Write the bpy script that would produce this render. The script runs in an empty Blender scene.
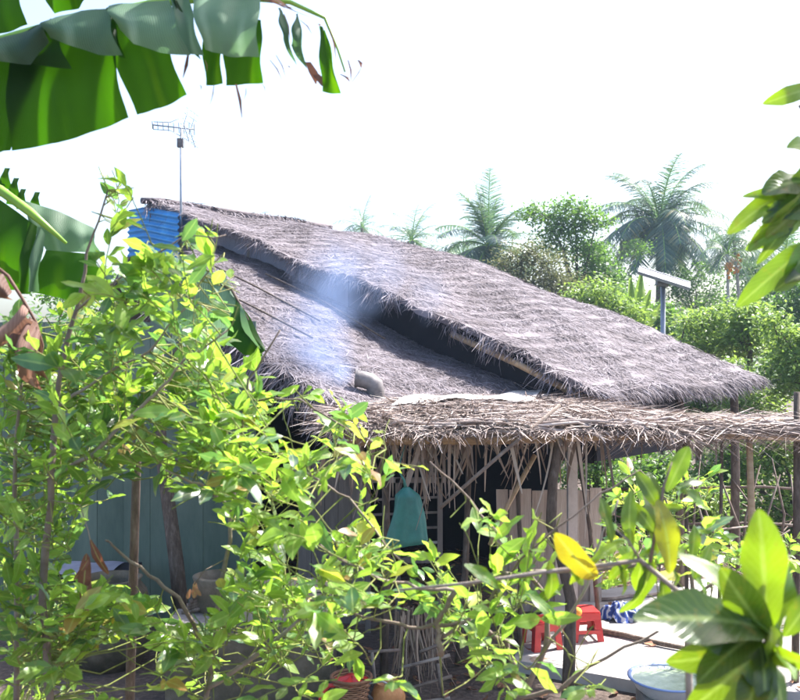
import bpy, math, random
import numpy as np
from mathutils import Vector, Matrix
random.seed(7); rng = np.random.default_rng(11)
R = math.radians
sc = bpy.context.scene
COL = sc.collection
# ------------------------------------------------------------------ camera
F = 900.0; CH = 2.7                                  # focal length in photo pixels, camera height
cam_d = bpy.data.cameras.new('camera'); cam = bpy.data.objects.new('camera', cam_d); COL.objects.link(cam)
cam.location = (0, 0, CH); cam.rotation_euler = (R(90), 0, 0)
cam_d.sensor_fit = 'HORIZONTAL'; cam_d.sensor_width = 36; cam_d.lens = 36*F/800
cam_d.clip_start = 0.05; cam_d.clip_end = 2000
cam_d.dof.use_dof = True; cam_d.dof.focus_distance = 7.0; cam_d.dof.aperture_fstop = 4.5
sc.camera = cam
# ------------------------------------------------------------------ sky, sun, exposure
SUN_AZ = math.atan2(0.62, 0.42)                       # from +Y towards +X
SUN_EL = R(53)
w = bpy.data.worlds.new('World'); sc.world = w; w.use_nodes = True
nt = w.node_tree; bg = nt.nodes['Background']
sky = nt.nodes.new('ShaderNodeTexSky'); sky.sky_type = 'NISHITA'; sky.sun_disc = False
sky.sun_elevation = SUN_EL; sky.sun_rotation = SUN_AZ
sky.dust_density = 3.5; sky.air_density = 1.0; sky.ozone_density = 2.0
nt.links.new(sky.outputs[0], bg.inputs[0]); bg.inputs[1].default_value = 0.14
sd = bpy.data.lights.new('sun', 'SUN'); sun = bpy.data.objects.new('sun', sd); COL.objects.link(sun)
sd.energy = 5.0; sd.angle = R(0.53); sd.color = (1.0, 0.96, 0.92)
S = Vector((math.sin(SUN_AZ)*math.cos(SUN_EL), math.cos(SUN_AZ)*math.cos(SUN_EL), math.sin(SUN_EL)))
sun.rotation_euler = S.to_track_quat('Z', 'Y').to_euler()
sun.location = (20, 15, 30)
sc.view_settings.view_transform = 'Standard'; sc.view_settings.look = 'None'
sc.view_settings.exposure = 1.6; sc.view_settings.gamma = 1
sc.view_settings.use_curve_mapping = False
sc.cycles.use_denoising = True
sc.cycles.max_bounces = 7; sc.cycles.transparent_max_bounces = 8
sc.cycles.volume_bounces = 1; sc.cycles.sample_clamp_indirect = 6
sc.cycles.volume_step_rate = 1.0

# ------------------------------------------------------------------ helpers
def P(u, v, Y): return Vector(((u-400)/F*Y, Y, CH-(v-350)/F*Y))

class MB:
    """collects verts / faces with a 2-D uv and a random value per vertex"""
    def __init__(s): s.v=[]; s.q=[]; s.t=[]; s.uv=[]; s.r=[]; s.n=0; s.sq=[]; s.st=[]; s.sm=True
    def add(s, v, q=None, t=None, uv=None, r=None):
        v=np.asarray(v,float).reshape(-1,3); k=len(v)
        s.v.append(v)
        if q is not None and len(q): s.sq.append(np.full(np.asarray(q).size//4,s.sm))
        if t is not None and len(t): s.st.append(np.full(np.asarray(t).size//3,s.sm))
        if q is not None and len(q): s.q.append(np.asarray(q,int).reshape(-1,4)+s.n)
        if t is not None and len(t): s.t.append(np.asarray(t,int).reshape(-1,3)+s.n)
        s.uv.append(np.zeros((k,2)) if uv is None else np.asarray(uv,float).reshape(-1,2))
        s.r.append(np.full(k, random.random() if r is None else r) if np.ndim(r)==0 else np.asarray(r,float))
        s.n+=k
    def box(s, c, size, rot=None, r=None, taper=1.0):
        hx,hy,hz=[a/2 for a in size]; vs=[]
        for z in (-1,1):
            k = taper if z>0 else 1
            for x,y in ((-1,-1),(1,-1),(1,1),(-1,1)): vs.append(Vector((x*hx*k,y*hy*k,z*hz)))
        if rot is not None: vs=[rot@a for a in vs]
        vs=[a+Vector(c) for a in vs]
        uv=[(a.x,a.z) for a in vs]
        s.sm=False
        s.add([tuple(a) for a in vs],[(0,3,2,1),(4,5,6,7),(0,1,5,4),(1,2,6,5),(2,3,7,6),(3,0,4,7)],uv=uv,r=r)
        s.sm=True
    def bar(s, a, b, wd, th, r=None, up=Vector((0,0,1))):
        a=Vector(a);b=Vector(b);d=b-a;L=d.length;d.normalize()
        x=d.cross(up); 
        if x.length<1e-3: x=d.cross(Vector((0,1,0)))
        x.normalize(); z=x.cross(d)
        m=Matrix((x,d,z)).transposed()
        s.box((a+b)/2,(wd,L,th),m,r)
    def tube(s, pts, rad, n=6, r=None, cap=True):
        pts=[Vector(p) for p in pts]
        if not hasattr(rad,'__len__'): rad=[rad]*len(pts)
        V=[];UV=[];m=len(pts); L=0
        ref=None
        for i,p in enumerate(pts):
            d=(pts[min(i+1,m-1)]-pts[max(i-1,0)])
            if d.length<1e-9: d=Vector((0,0,1))
            d.normalize()
            if ref is None:
                ref=d.orthogonal().normalized()
            ref=(ref-d*ref.dot(d)); 
            if ref.length<1e-6: ref=d.orthogonal()
            ref.normalize(); o=d.cross(ref)
            if i: L+=(p-pts[i-1]).length
            for k in range(n):
                a=2*math.pi*k/n
                V.append(p+(ref*math.cos(a)+o*math.sin(a))*rad[i]); UV.append((k/n,L))
        q=[(i*n+k,i*n+(k+1)%n,(i+1)*n+(k+1)%n,(i+1)*n+k) for i in range(m-1) for k in range(n)]
        t=[]
        if cap:
            V.append(pts[0]);V.append(pts[-1]);UV+=[(0,0),(0,L)]
            c0=m*n;c1=c0+1
            for k in range(n):
                t.append((c0,(k+1)%n,k)); t.append((c1,(m-1)*n+k,(m-1)*n+(k+1)%n))
        s.add([tuple(a) for a in V],q,t,UV,r)
    def lathe(s, c, prof, n=24, r=None, ax=None):
        V=[];UV=[]
        for i,(ra,z) in enumerate(prof):
            for k in range(n):
                a=2*math.pi*k/n; p=Vector((ra*math.cos(a),ra*math.sin(a),z))
                if ax is not None: p=ax@p
                V.append(p+Vector(c)); UV.append((k/n,z))
        m=len(prof)
        q=[(i*n+k,i*n+(k+1)%n,(i+1)*n+(k+1)%n,(i+1)*n+k) for i in range(m-1) for k in range(n)]
        s.add([tuple(a) for a in V],q,None,UV,r)
    def grid(s, fn, nu, nv, r=None, uvs=(1,1)):
        V=[];UV=[]
        for j in range(nv+1):
            for i in range(nu+1):
                V.append(tuple(fn(i/nu,j/nv))); UV.append((i/nu*uvs[0],j/nv*uvs[1]))
        q=[(j*(nu+1)+i,j*(nu+1)+i+1,(j+1)*(nu+1)+i+1,(j+1)*(nu+1)+i) for j in range(nv) for i in range(nu)]
        s.add(V,q,None,UV,r)
    def build(s, name, mat, parent=None, smooth=False):
        if name in ('blade','folded_blade','dried_blade','dry_shred','gable_batten','leaf_tip') and len(s.v)>1:
            o=None; off=0                       # each torn panel is a piece of its own
            for v,q,uv,r,sm in zip(s.v,s.q,s.uv,s.r,s.sq):
                m=MB(); m.sm=bool(sm[0]); m.add(v,q-off,None,uv,r); off+=len(v); o=m.build(name,mat,parent)
            return o
        me=bpy.data.meshes.new(name)
        V=np.concatenate(s.v) if s.v else np.zeros((0,3))
        Q=np.concatenate(s.q) if s.q else np.zeros((0,4),int); T=np.concatenate(s.t) if s.t else np.zeros((0,3),int)
        me.vertices.add(len(V)); me.vertices.foreach_set('co',V.ravel().astype(np.float32))
        loops=np.concatenate([Q.ravel(),T.ravel()]).astype(np.int32)
        me.loops.add(len(loops)); me.loops.foreach_set('vertex_index',loops)
        me.polygons.add(len(Q)+len(T))
        st=np.concatenate([np.arange(len(Q))*4,len(Q)*4+np.arange(len(T))*3]).astype(np.int32)
        me.polygons.foreach_set('loop_start',st)
        try: me.polygons.foreach_set('loop_total',np.concatenate([np.full(len(Q),4),np.full(len(T),3)]).astype(np.int32))
        except Exception: pass
        me.update(calc_edges=True)
        UV=np.concatenate(s.uv); l=me.uv_layers.new(name='UVMap'); l.data.foreach_set('uv',UV[loops].ravel().astype(np.float32))
        a=me.attributes.new('rnd','FLOAT','POINT'); a.data.foreach_set('value',np.concatenate(s.r).astype(np.float32))
        me.polygons.foreach_set('use_smooth',np.concatenate(s.sq+s.st).astype(bool))
        me.validate()
        o=bpy.data.objects.new(name,me); COL.objects.link(o)
        if mat: me.materials.append(mat)
        if parent is not None:
            o.parent=parent; o.matrix_parent_inverse=Matrix.Translation(-Vector(parent.location))
        return o
def thing(name,label,cat,loc=(0,0,0),group=None):
    o=bpy.data.objects.new(name,None); COL.objects.link(o); o.location=loc; o.empty_display_size=.2
    o['label']=label;o['category']=cat
    if group:o['group']=group
    return o
def tag(o,label,cat,group=None,kind=None):
    o['label']=label;o['category']=cat
    if group:o['group']=group
    if kind:o['kind']=kind
    return o
def copy_tree(o,loc,label=None,rz=0,scale=1):
    c=o.copy(); COL.objects.link(c); c.location=loc; c.rotation_euler=(0,0,rz); c.scale=(scale,)*3
    if label:c['label']=label
    for ch in list(o.children):
        d=ch.copy(); COL.objects.link(d); d.parent=c
    return c

# ---------------------------------------------------------------- materials
def ramp_node(nt, cols):
    r=nt.nodes.new('ShaderNodeValToRGB'); e=r.color_ramp.elements
    while len(e)>1: e.remove(e[-1])
    e[0].position=cols[0][0]; e[0].color=(*cols[0][1],1)
    for p,c in cols[1:]:
        x=e.new(p); x.color=(*c,1)
    return r
def newmat(name):
    m=bpy.data.materials.new(name); m.use_nodes=True; return m, m.node_tree, m.node_tree.nodes['Principled BSDF']
def mat_surf(name, cols, scale=4, rough=.85, bump=.3, bscale=None, stretch=(1,1,1), rndmix=.5, metallic=0, spec=.3, detail=6, coord='Object', bdist=.01):
    """noise + per-piece random value through a colour ramp"""
    m,nt,b=newmat(name); N=nt.nodes; L=nt.links
    tc=N.new('ShaderNodeTexCoord'); mp=N.new('ShaderNodeMapping'); mp.inputs['Scale'].default_value=stretch
    L.new(tc.outputs[coord],mp.inputs[0])
    no=N.new('ShaderNodeTexNoise'); no.inputs['Scale'].default_value=scale; no.inputs['Detail'].default_value=detail; no.inputs['Roughness'].default_value=.65
    L.new(mp.outputs[0],no.inputs[0])
    at=N.new('ShaderNodeAttribute'); at.attribute_name='rnd'
    mr=N.new('ShaderNodeMapRange'); mr.inputs[1].default_value=.25; mr.inputs[2].default_value=.75; L.new(no.outputs[0],mr.inputs[0])
    mx=N.new('ShaderNodeMix'); mx.data_type='FLOAT'; mx.inputs[0].default_value=rndmix
    L.new(mr.outputs[0],mx.inputs[2]); L.new(at.outputs['Fac'],mx.inputs[3])
    rp=ramp_node(nt,cols); L.new(mx.outputs[0],rp.inputs[0]); L.new(rp.outputs[0],b.inputs['Base Color'])
    b.inputs['Roughness'].default_value=rough; b.inputs['Metallic'].default_value=metallic
    b.inputs['Specular IOR Level'].default_value=spec
    if bump:
        n2=N.new('ShaderNodeTexNoise'); n2.inputs['Scale'].default_value=bscale or scale*4; n2.inputs['Detail'].default_value=5
        L.new(mp.outputs[0],n2.inputs[0])
        bp=N.new('ShaderNodeBump'); bp.inputs['Strength'].default_value=bump; bp.inputs['Distance'].default_value=bdist
        L.new(n2.outputs[0],bp.inputs['Height']); L.new(bp.outputs[0],b.inputs['Normal'])
    return m
def mat_leaf(name, cols, trans=.5, tcol=(.55,.8,.05), gloss=.35, veins=0, vdir=0, spotty=0, tstr=1.0, rough=.45, lat=0):
    """leaf: ramp by per-leaf random value, pale midrib, light passing through"""
    m,nt,b=newmat(name); N=nt.nodes; L=nt.links
    at=N.new('ShaderNodeAttribute'); at.attribute_name='rnd'
    rp=ramp_node(nt,cols); L.new(at.outputs['Fac'],rp.inputs[0]); col=rp.outputs[0]
    uv=N.new('ShaderNodeUVMap'); sp=N.new('ShaderNodeSeparateXYZ'); L.new(uv.outputs[0],sp.inputs[0])
    ab=N.new('ShaderNodeMath'); ab.operation='ABSOLUTE'; L.new(sp.outputs[0],ab.inputs[0])
    if not veins:
        mr=N.new('ShaderNodeMapRange'); mr.inputs[1].default_value=.05; mr.inputs[2].default_value=.16; mr.inputs[3].default_value=.45; mr.inputs[4].default_value=0
        L.new(ab.outputs[0],mr.inputs[0])
        mx=N.new('ShaderNodeMix'); mx.data_type='RGBA'; mx.inputs[7].default_value=(.45,.55,.18,1)
        L.new(mr.outputs[0],mx.inputs[0]); L.new(col,mx.inputs[6]); col=mx.outputs[2]
    tc=N.new('ShaderNodeTexCoord'); no=N.new('ShaderNodeTexNoise'); no.inputs['Scale'].default_value=22 if not veins else 5; no.inputs['Detail'].default_value=4
    L.new(tc.outputs['Object'],no.inputs[0])
    hv=N.new('ShaderNodeHueSaturation'); L.new(col,hv.inputs['Color'])
    m2=N.new('ShaderNodeMapRange'); m2.inputs[1].default_value=.3; m2.inputs[2].default_value=.7; m2.inputs[3].default_value=.7; m2.inputs[4].default_value=1.3
    L.new(no.outputs[0],m2.inputs[0]); L.new(m2.outputs[0],hv.inputs['Value']); col=hv.outputs[0]
    if lat:
        m1=N.new('ShaderNodeMath'); m1.operation='MULTIPLY_ADD'; L.new(ab.outputs[0],m1.inputs[0]); m1.inputs[1].default_value=-.22; L.new(sp.outputs[1],m1.inputs[2])
        m4=N.new('ShaderNodeMath'); m4.operation='MULTIPLY'; L.new(m1.outputs[0],m4.inputs[0]); m4.inputs[1].default_value=lat
        m5=N.new('ShaderNodeMath'); m5.operation='PINGPONG'; L.new(m4.outputs[0],m5.inputs[0]); m5.inputs[1].default_value=.5
        m6=N.new('ShaderNodeMapRange'); m6.inputs[1].default_value=0; m6.inputs[2].default_value=.09; m6.inputs[3].default_value=.30; m6.inputs[4].default_value=0; L.new(m5.outputs[0],m6.inputs[0])
        x6=N.new('ShaderNodeMix'); x6.data_type='RGBA'; x6.inputs[7].default_value=(.36,.48,.14,1); L.new(m6.outputs[0],x6.inputs[0]); L.new(col,x6.inputs[6]); col=x6.outputs[2]
        bq=N.new('ShaderNodeBump'); bq.inputs['Strength'].default_value=.5; bq.inputs['Distance'].default_value=.002; bq.invert=True
        L.new(m6.outputs[0],bq.inputs['Height']); L.new(bq.outputs[0],b.inputs['Normal'])
    if spotty:
        n3=N.new('ShaderNodeTexNoise'); n3.inputs['Scale'].default_value=45; n3.inputs['Detail'].default_value=3; L.new(tc.outputs['Object'],n3.inputs[0])
        m3=N.new('ShaderNodeMapRange'); m3.inputs[1].default_value=.60; m3.inputs[2].default_value=.68; m3.inputs[4].default_value=spotty; L.new(n3.outputs[0],m3.inputs[0])
        x3=N.new('ShaderNodeMix'); x3.data_type='RGBA'; x3.inputs[7].default_value=(.22,.13,.03,1)
        L.new(m3.outputs[0],x3.inputs[0]); L.new(col,x3.inputs[6]); col=x3.outputs[2]
    L.new(col,b.inputs['Base Color']); b.inputs['Roughness'].default_value=rough; b.inputs['Specular IOR Level'].default_value=gloss
    tr=N.new('ShaderNodeBsdfTranslucent')
    mm=N.new('ShaderNodeMix'); mm.data_type='RGBA'; mm.blend_type='MIX'; mm.inputs[0].default_value=.5; mm.inputs[7].default_value=(*tcol,1)
    L.new(col,mm.inputs[6])
    sca=N.new('ShaderNodeHueSaturation'); sca.inputs['Value'].default_value=tstr; sca.inputs['Saturation'].default_value=1.05
    L.new(mm.outputs[2],sca.inputs['Color']); L.new(sca.outputs[0],tr.inputs['Color'])
    if veins:
        wv=N.new('ShaderNodeTexWave'); wv.wave_type='BANDS'; wv.bands_direction='X'; wv.inputs['Scale'].default_value=veins; wv.inputs['Distortion'].default_value=.6; wv.inputs['Detail Scale'].default_value=1
        L.new(uv.outputs[0],wv.inputs[0])
        bp=N.new('ShaderNodeBump'); bp.inputs['Strength'].default_value=.3; bp.inputs['Distance'].default_value=.002
        L.new(wv.outputs['Fac'],bp.inputs['Height']); L.new(bp.outputs[0],b.inputs['Normal']); L.new(bp.outputs[0],tr.inputs['Normal'])
        h3=N.new('ShaderNodeMapRange'); h3.inputs[3].default_value=.86; h3.inputs[4].default_value=1.08; L.new(wv.outputs['Fac'],h3.inputs[0])
        ml=N.new('ShaderNodeMath'); ml.operation='MULTIPLY'; L.new(h3.outputs[0],ml.inputs[0]); L.new(m2.outputs[0],ml.inputs[1]); L.new(ml.outputs[0],hv.inputs['Value'])
    ms=N.new('ShaderNodeMixShader'); ms.inputs[0].default_value=trans
    L.new(b.outputs[0],ms.inputs[1]); L.new(tr.outputs[0],ms.inputs[2]); L.new(ms.outputs[0],N['Material Output'].inputs[0])
    return m

M={}
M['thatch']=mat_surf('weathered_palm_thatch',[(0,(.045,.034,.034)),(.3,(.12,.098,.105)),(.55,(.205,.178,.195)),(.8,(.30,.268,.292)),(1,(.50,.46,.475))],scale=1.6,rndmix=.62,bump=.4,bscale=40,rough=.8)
M['thatch_pale']=mat_surf('pale_dry_palm',[(0,(.07,.05,.042)),(.3,(.22,.17,.15)),(.65,(.40,.33,.30)),(1,(.68,.60,.54))],scale=3,rndmix=.75,bump=.3,bscale=40,rough=.7)
M['dry']=mat_surf('brown_dry_palm',[(0,(.10,.065,.045)),(.5,(.27,.19,.14)),(1,(.52,.41,.31))],scale=6,rndmix=.7,bump=.3,rough=.7)
M['dark']=mat_surf('near_black_board',[(0,(.006,.006,.010)),(1,(.022,.02,.028))],scale=5,bump=.2)  # almost black base with faint noise, for walls and tabletop
M['plank']=mat_surf('weathered_plank',[(0,(.22,.16,.13)),(.5,(.42,.34,.28)),(1,(.60,.51,.44))],scale=3,stretch=(8,8,.7),rndmix=.45,bump=.5,bscale=14)
M['greyboard']=mat_surf('grey_board',[(0,(.10,.085,.08)),(.5,(.2,.175,.16)),(1,(.32,.28,.27))],scale=3,stretch=(6,6,.6),rndmix=.4,bump=.4)
M['teal']=mat_surf('teal_painted_wall',[(0,(.05,.085,.066)),(.5,(.12,.17,.135)),(1,(.20,.25,.20))],scale=1.6,stretch=(2,2,.6),rndmix=.3,bump=.15,rough=.6)
M['gable']=mat_surf('grey_fibre_cement',[(0,(.16,.16,.20)),(.6,(.27,.27,.33)),(1,(.40,.39,.45))],scale=2.5,stretch=(1,1,.4),rndmix=.15,bump=.15)
M['bluetin']=mat_surf('blue_painted_tin',[(0,(.015,.16,.42)),(.7,(.02,.28,.66)),(1,(.10,.42,.75))],scale=3,rndmix=.1,bump=0,rough=.4,spec=.5)
M['cement']=mat_surf('cement',[(0,(.17,.155,.14)),(.5,(.29,.27,.25)),(1,(.42,.39,.37))],scale=4,rndmix=.1,bump=.4,bscale=25)
M['mossy']=mat_surf('mossy_cement',[(0,(.035,.035,.02)),(.5,(.10,.085,.06)),(1,(.2,.17,.13))],scale=5,rndmix=.1,bump=.5,bscale=25)
M['sheet']=mat_surf('pale_roof_sheet',[(0,(.40,.36,.33)),(1,(.66,.61,.57))],scale=6,rndmix=.1,bump=.2)
M['bamboo']=mat_surf('bamboo_pole',[(0,(.24,.15,.08)),(.5,(.42,.29,.17)),(1,(.6,.46,.31))],scale=3,stretch=(1,6,6),rndmix=.3,bump=.2,rough=.55)
M['bark']=mat_surf('brown_bark',[(0,(.05,.035,.028)),(.5,(.12,.09,.07)),(1,(.26,.21,.18))],scale=14,stretch=(2,2,.6),rndmix=.2,bump=.7,bscale=30)
M['twig']=mat_surf('grey_twig',[(0,(.09,.06,.045)),(.5,(.22,.17,.14)),(1,(.42,.37,.32))],scale=14,rndmix=.45,bump=.4)
M['greentwig']=mat_surf('green_twig',[(0,(.10,.14,.03)),(.5,(.19,.22,.06)),(1,(.32,.28,.13))],scale=14,rndmix=.5,bump=.2)
M['paletrunk']=mat_surf('pale_palm_trunk',[(0,(.22,.20,.18)),(1,(.52,.5,.47))],scale=6,stretch=(1,1,4),rndmix=.1,bump=.4)
M['metal']=mat_surf('galvanised_metal',[(0,(.2,.22,.26)),(1,(.38,.40,.44))],scale=8,rndmix=.1,bump=.05,rough=.4,metallic=.6)
M['pipe']=mat_surf('sooty_grey_pipe',[(0,(.06,.055,.055)),(.5,(.16,.145,.145)),(1,(.27,.25,.25))],scale=7,rndmix=0,bump=.2,rough=.5)
M['soot']=mat_surf('soot',[(0,(.01,.01,.01)),(1,(.03,.03,.03))],scale=7,rndmix=0,bump=.1)
M['panel']=mat_surf('solar_panel_back',[(0,(.20,.18,.18)),(1,(.34,.31,.31))],scale=3,rndmix=.1,bump=0,rough=.5)
M['red']=mat_surf('red_plastic',[(0,(.36,.018,.02)),(1,(.62,.04,.035))],scale=8,rndmix=.1,bump=.03,rough=.35,spec=.5)
M['greenbag']=mat_surf('green_plastic_bag',[(0,(.012,.085,.072)),(1,(.035,.20,.165))],scale=6,rndmix=.1,bump=.6,bscale=12,rough=.4,spec=.5)
M['husk']=mat_surf('peach_husk',[(0,(.42,.25,.17)),(1,(.78,.6,.45))],scale=9,rndmix=.1,bump=.4)
M['orange']=mat_surf('orange_fruit',[(0,(.7,.22,.03)),(1,(.85,.4,.08))],scale=9,rndmix=.2,bump=.1)
M['clay']=mat_surf('orange_brown_clay',[(0,(.22,.09,.03)),(.5,(.42,.19,.07)),(1,(.6,.32,.14))],scale=8,rndmix=.1,bump=.4,rough=.5)
M['white']=mat_surf('white_enamel',[(0,(.55,.57,.62)),(1,(.78,.79,.8))],scale=5,rndmix=.1,bump=.05,rough=.3,spec=.5)
M['bluerim']=mat_surf('blue_plastic',[(0,(.16,.24,.52)),(1,(.32,.42,.68))],scale=5,rndmix=.1,bump=.05,rough=.35)
M['cane']=mat_surf('woven_cane',[(0,(.12,.055,.03)),(1,(.38,.21,.12))],scale=20,rndmix=.6,bump=.3)
M['purple']=mat_surf('purple_plastic',[(0,(.25,.1,.5)),(1,(.6,.4,.75))],scale=15,rndmix=.4,bump=.1)
M['water']=mat_surf('greenish_water',[(0,(.22,.30,.17)),(.6,(.42,.5,.33)),(1,(.62,.66,.48))],scale=14,rndmix=.1,bump=.1,rough=.15,spec=.5)
# blue and white cloth
m,nt,b=newmat('blue_white_cloth'); wv=nt.nodes.new('ShaderNodeTexWave'); wv.inputs['Scale'].default_value=5; wv.inputs['Distortion'].default_value=14; wv.inputs['Detail'].default_value=3
tc=nt.nodes.new('ShaderNodeTexCoord'); nt.links.new(tc.outputs['Object'],wv.inputs[0])
rp=ramp_node(nt,[(0,(.02,.04,.18)),(.6,(.04,.09,.34)),(.74,(.3,.33,.42)),(1,(.5,.52,.6))]); nt.links.new(wv.outputs['Fac'],rp.inputs[0]); nt.links.new(rp.outputs[0],b.inputs['Base Color']); b.inputs['Roughness'].default_value=.9; M['cloth']=m

LC=[(0,(.016,.055,.018)),(.28,(.045,.12,.025)),(.5,(.12,.235,.035)),(.82,(.26,.38,.06)),(.95,(.45,.42,.04)),(.98,(.55,.30,.04)),(1,(.28,.12,.05))]
M['leaf']=mat_leaf('shrub_leaf',LC,trans=.52,tcol=(.48,.74,.10),spotty=.5,tstr=1.2,gloss=.8,rough=.36)
M['leafcool']=mat_leaf('cool_green_leaf',[(0,(.015,.055,.03)),(.5,(.045,.125,.05)),(.86,(.12,.24,.07)),(.93,(.40,.26,.06)),(1,(.24,.10,.06))],trans=.42,tcol=(.3,.6,.12),gloss=1.0,spotty=.4,tstr=1.0,rough=.3)
M['leafbig']=mat_leaf('broad_glossy_leaf',[(0,(.010,.036,.013)),(.35,(.020,.065,.016)),(.6,(.07,.17,.02)),(.88,(.22,.33,.03)),(.95,(.5,.36,.03)),(1,(.5,.19,.03))],trans=.48,tcol=(.42,.64,.03),gloss=.8,rough=.3,spotty=.5,tstr=1.0,lat=13)
M['leafbrown']=mat_leaf('dead_leaf',[(0,(.12,.05,.035)),(.5,(.26,.11,.07)),(1,(.42,.24,.15))],trans=.25,tcol=(.5,.2,.1),gloss=.2,veins=0)
M['banana']=mat_leaf('banana_leaf',[(0,(.008,.04,.009)),(.5,(.025,.09,.010)),(1,(.13,.27,.015))],trans=.6,tcol=(.09,.28,.006),gloss=.25,veins=26,tstr=.72,rough=.45)
M['bananapale']=mat_leaf('waxy_banana_underside',[(0,(.04,.09,.05)),(.4,(.11,.19,.12)),(1,(.26,.36,.26))],trans=.3,tcol=(.2,.42,.12),gloss=.25,veins=16,rough=.5)
M['bananarib']=mat_surf('banana_midrib',[(0,(.16,.36,.04)),(1,(.35,.52,.10))],scale=6,rndmix=.1,bump=.1,rough=.4)
M['bananadry']=mat_leaf('dry_banana_leaf',[(0,(.13,.07,.055)),(.5,(.26,.15,.12)),(1,(.46,.33,.27))],trans=.25,tcol=(.45,.2,.1),gloss=.2,veins=7,rough=.6)
M['frond']=mat_leaf('palm_frond',[(0,(.022,.062,.06)),(.5,(.055,.115,.10)),(.9,(.16,.22,.15)),(1,(.36,.30,.14))],trans=.3,tcol=(.25,.42,.15),gloss=.6,rough=.35)
M['tree']=mat_leaf('tree_leaf',[(0,(.018,.06,.022)),(.5,(.05,.135,.03)),(1,(.17,.29,.05))],trans=.38,tcol=(.3,.55,.08))
M['treedry']=mat_leaf('brownish_tree_leaf',[(0,(.045,.06,.035)),(.5,(.10,.105,.06)),(1,(.2,.17,.10))],trans=.3,tcol=(.25,.28,.10),gloss=.1)
M['bush']=mat_leaf('yellow_green_bush_leaf',[(0,(.025,.08,.02)),(.4,(.08,.18,.035)),(.8,(.22,.33,.07)),(1,(.42,.44,.16))],trans=.42,tcol=(.45,.62,.12),tstr=1.0)

# ground
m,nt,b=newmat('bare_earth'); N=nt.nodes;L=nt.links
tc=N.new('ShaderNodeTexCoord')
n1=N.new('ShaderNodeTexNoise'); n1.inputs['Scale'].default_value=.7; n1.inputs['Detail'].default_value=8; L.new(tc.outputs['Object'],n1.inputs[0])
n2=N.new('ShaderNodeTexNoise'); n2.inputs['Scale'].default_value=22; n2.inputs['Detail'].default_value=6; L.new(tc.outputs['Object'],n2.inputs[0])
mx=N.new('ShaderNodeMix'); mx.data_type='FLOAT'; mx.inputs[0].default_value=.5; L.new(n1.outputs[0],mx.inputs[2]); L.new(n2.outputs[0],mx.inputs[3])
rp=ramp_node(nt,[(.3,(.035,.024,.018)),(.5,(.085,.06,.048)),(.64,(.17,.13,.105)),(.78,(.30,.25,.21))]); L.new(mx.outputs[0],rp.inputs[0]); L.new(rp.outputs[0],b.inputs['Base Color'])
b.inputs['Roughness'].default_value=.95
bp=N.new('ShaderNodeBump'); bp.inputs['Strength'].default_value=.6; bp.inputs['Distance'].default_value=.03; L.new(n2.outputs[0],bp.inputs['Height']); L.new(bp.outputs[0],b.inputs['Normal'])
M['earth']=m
M['yard']=mat_surf('pale_cement_yard',[(0,(.22,.19,.17)),(.4,(.38,.35,.33)),(1,(.56,.53,.51))],scale=1.6,rndmix=0,bump=.35,bscale=30,rough=.9,detail=9)

# ---------------------------------------------------------------- setting
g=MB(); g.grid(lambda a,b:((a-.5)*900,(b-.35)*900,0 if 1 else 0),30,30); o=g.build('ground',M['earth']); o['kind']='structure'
# yard slab with a shaded front edge
def slab(poly,z0,z1,name,mat):
    k=len(poly); s=MB(); V=[(x,y,z0) for x,y in poly]+[(x,y,z1) for x,y in poly]
    t=[(k,k+i,k+i+1) for i in range(1,k-1)]
    q=[(i,(i+1)%k,k+(i+1)%k,k+i) for i in range(k)]
    s.sm=False; s.add(V,q,t); return s.build(name,mat)
o=slab([(.95,7.55),(1.95,7.02),(3.6,6.75),(6.5,6.9),(6.0,9.6),(3.2,10.3),(1.9,9.6),(1.2,8.6)],0,.10,'yard',M['yard']); o['kind']='structure'

# ---------------------------------------------------------------- roof frame maths
A=Vector((-3.81,14,4.95)); D=Vector((.7071,.7071,0)); Pd=Vector((.7071,-.7071,0)); SL=.3275
def roof1(s,t,dz=0):
    far=min(max(s/3.6,0),1)
    bul=(.10+.15*far)*math.sin(math.pi*min(max(t/8,0),1))
    wav=.03*math.sin(s*3.1+t*1.3)+.02*math.sin(t*2.7+1+s)+.022*((t/.3+.25*math.sin(s*2.1))%1)
    p=A+D*s+Pd*t; p.z=4.95-SL*t+bul+wav+dz
    return p
def roof2(s,t,dz=0):
    wav=.03*math.sin(s*2.3+t*1.7+2)+.02*math.sin(t*3.1-s)+.022*((t/.3+.25*math.sin(s*2.3))%1)+.24*max(0,1-t/6.5)
    p=A+D*s+Pd*t; p.z=4.52-SL*t+wav+dz
    return p
house=thing('thatched_house','low wooden house with a sprawling grey palm thatch roof behind the leafy shrubs','house',(0,9,0))
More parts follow.
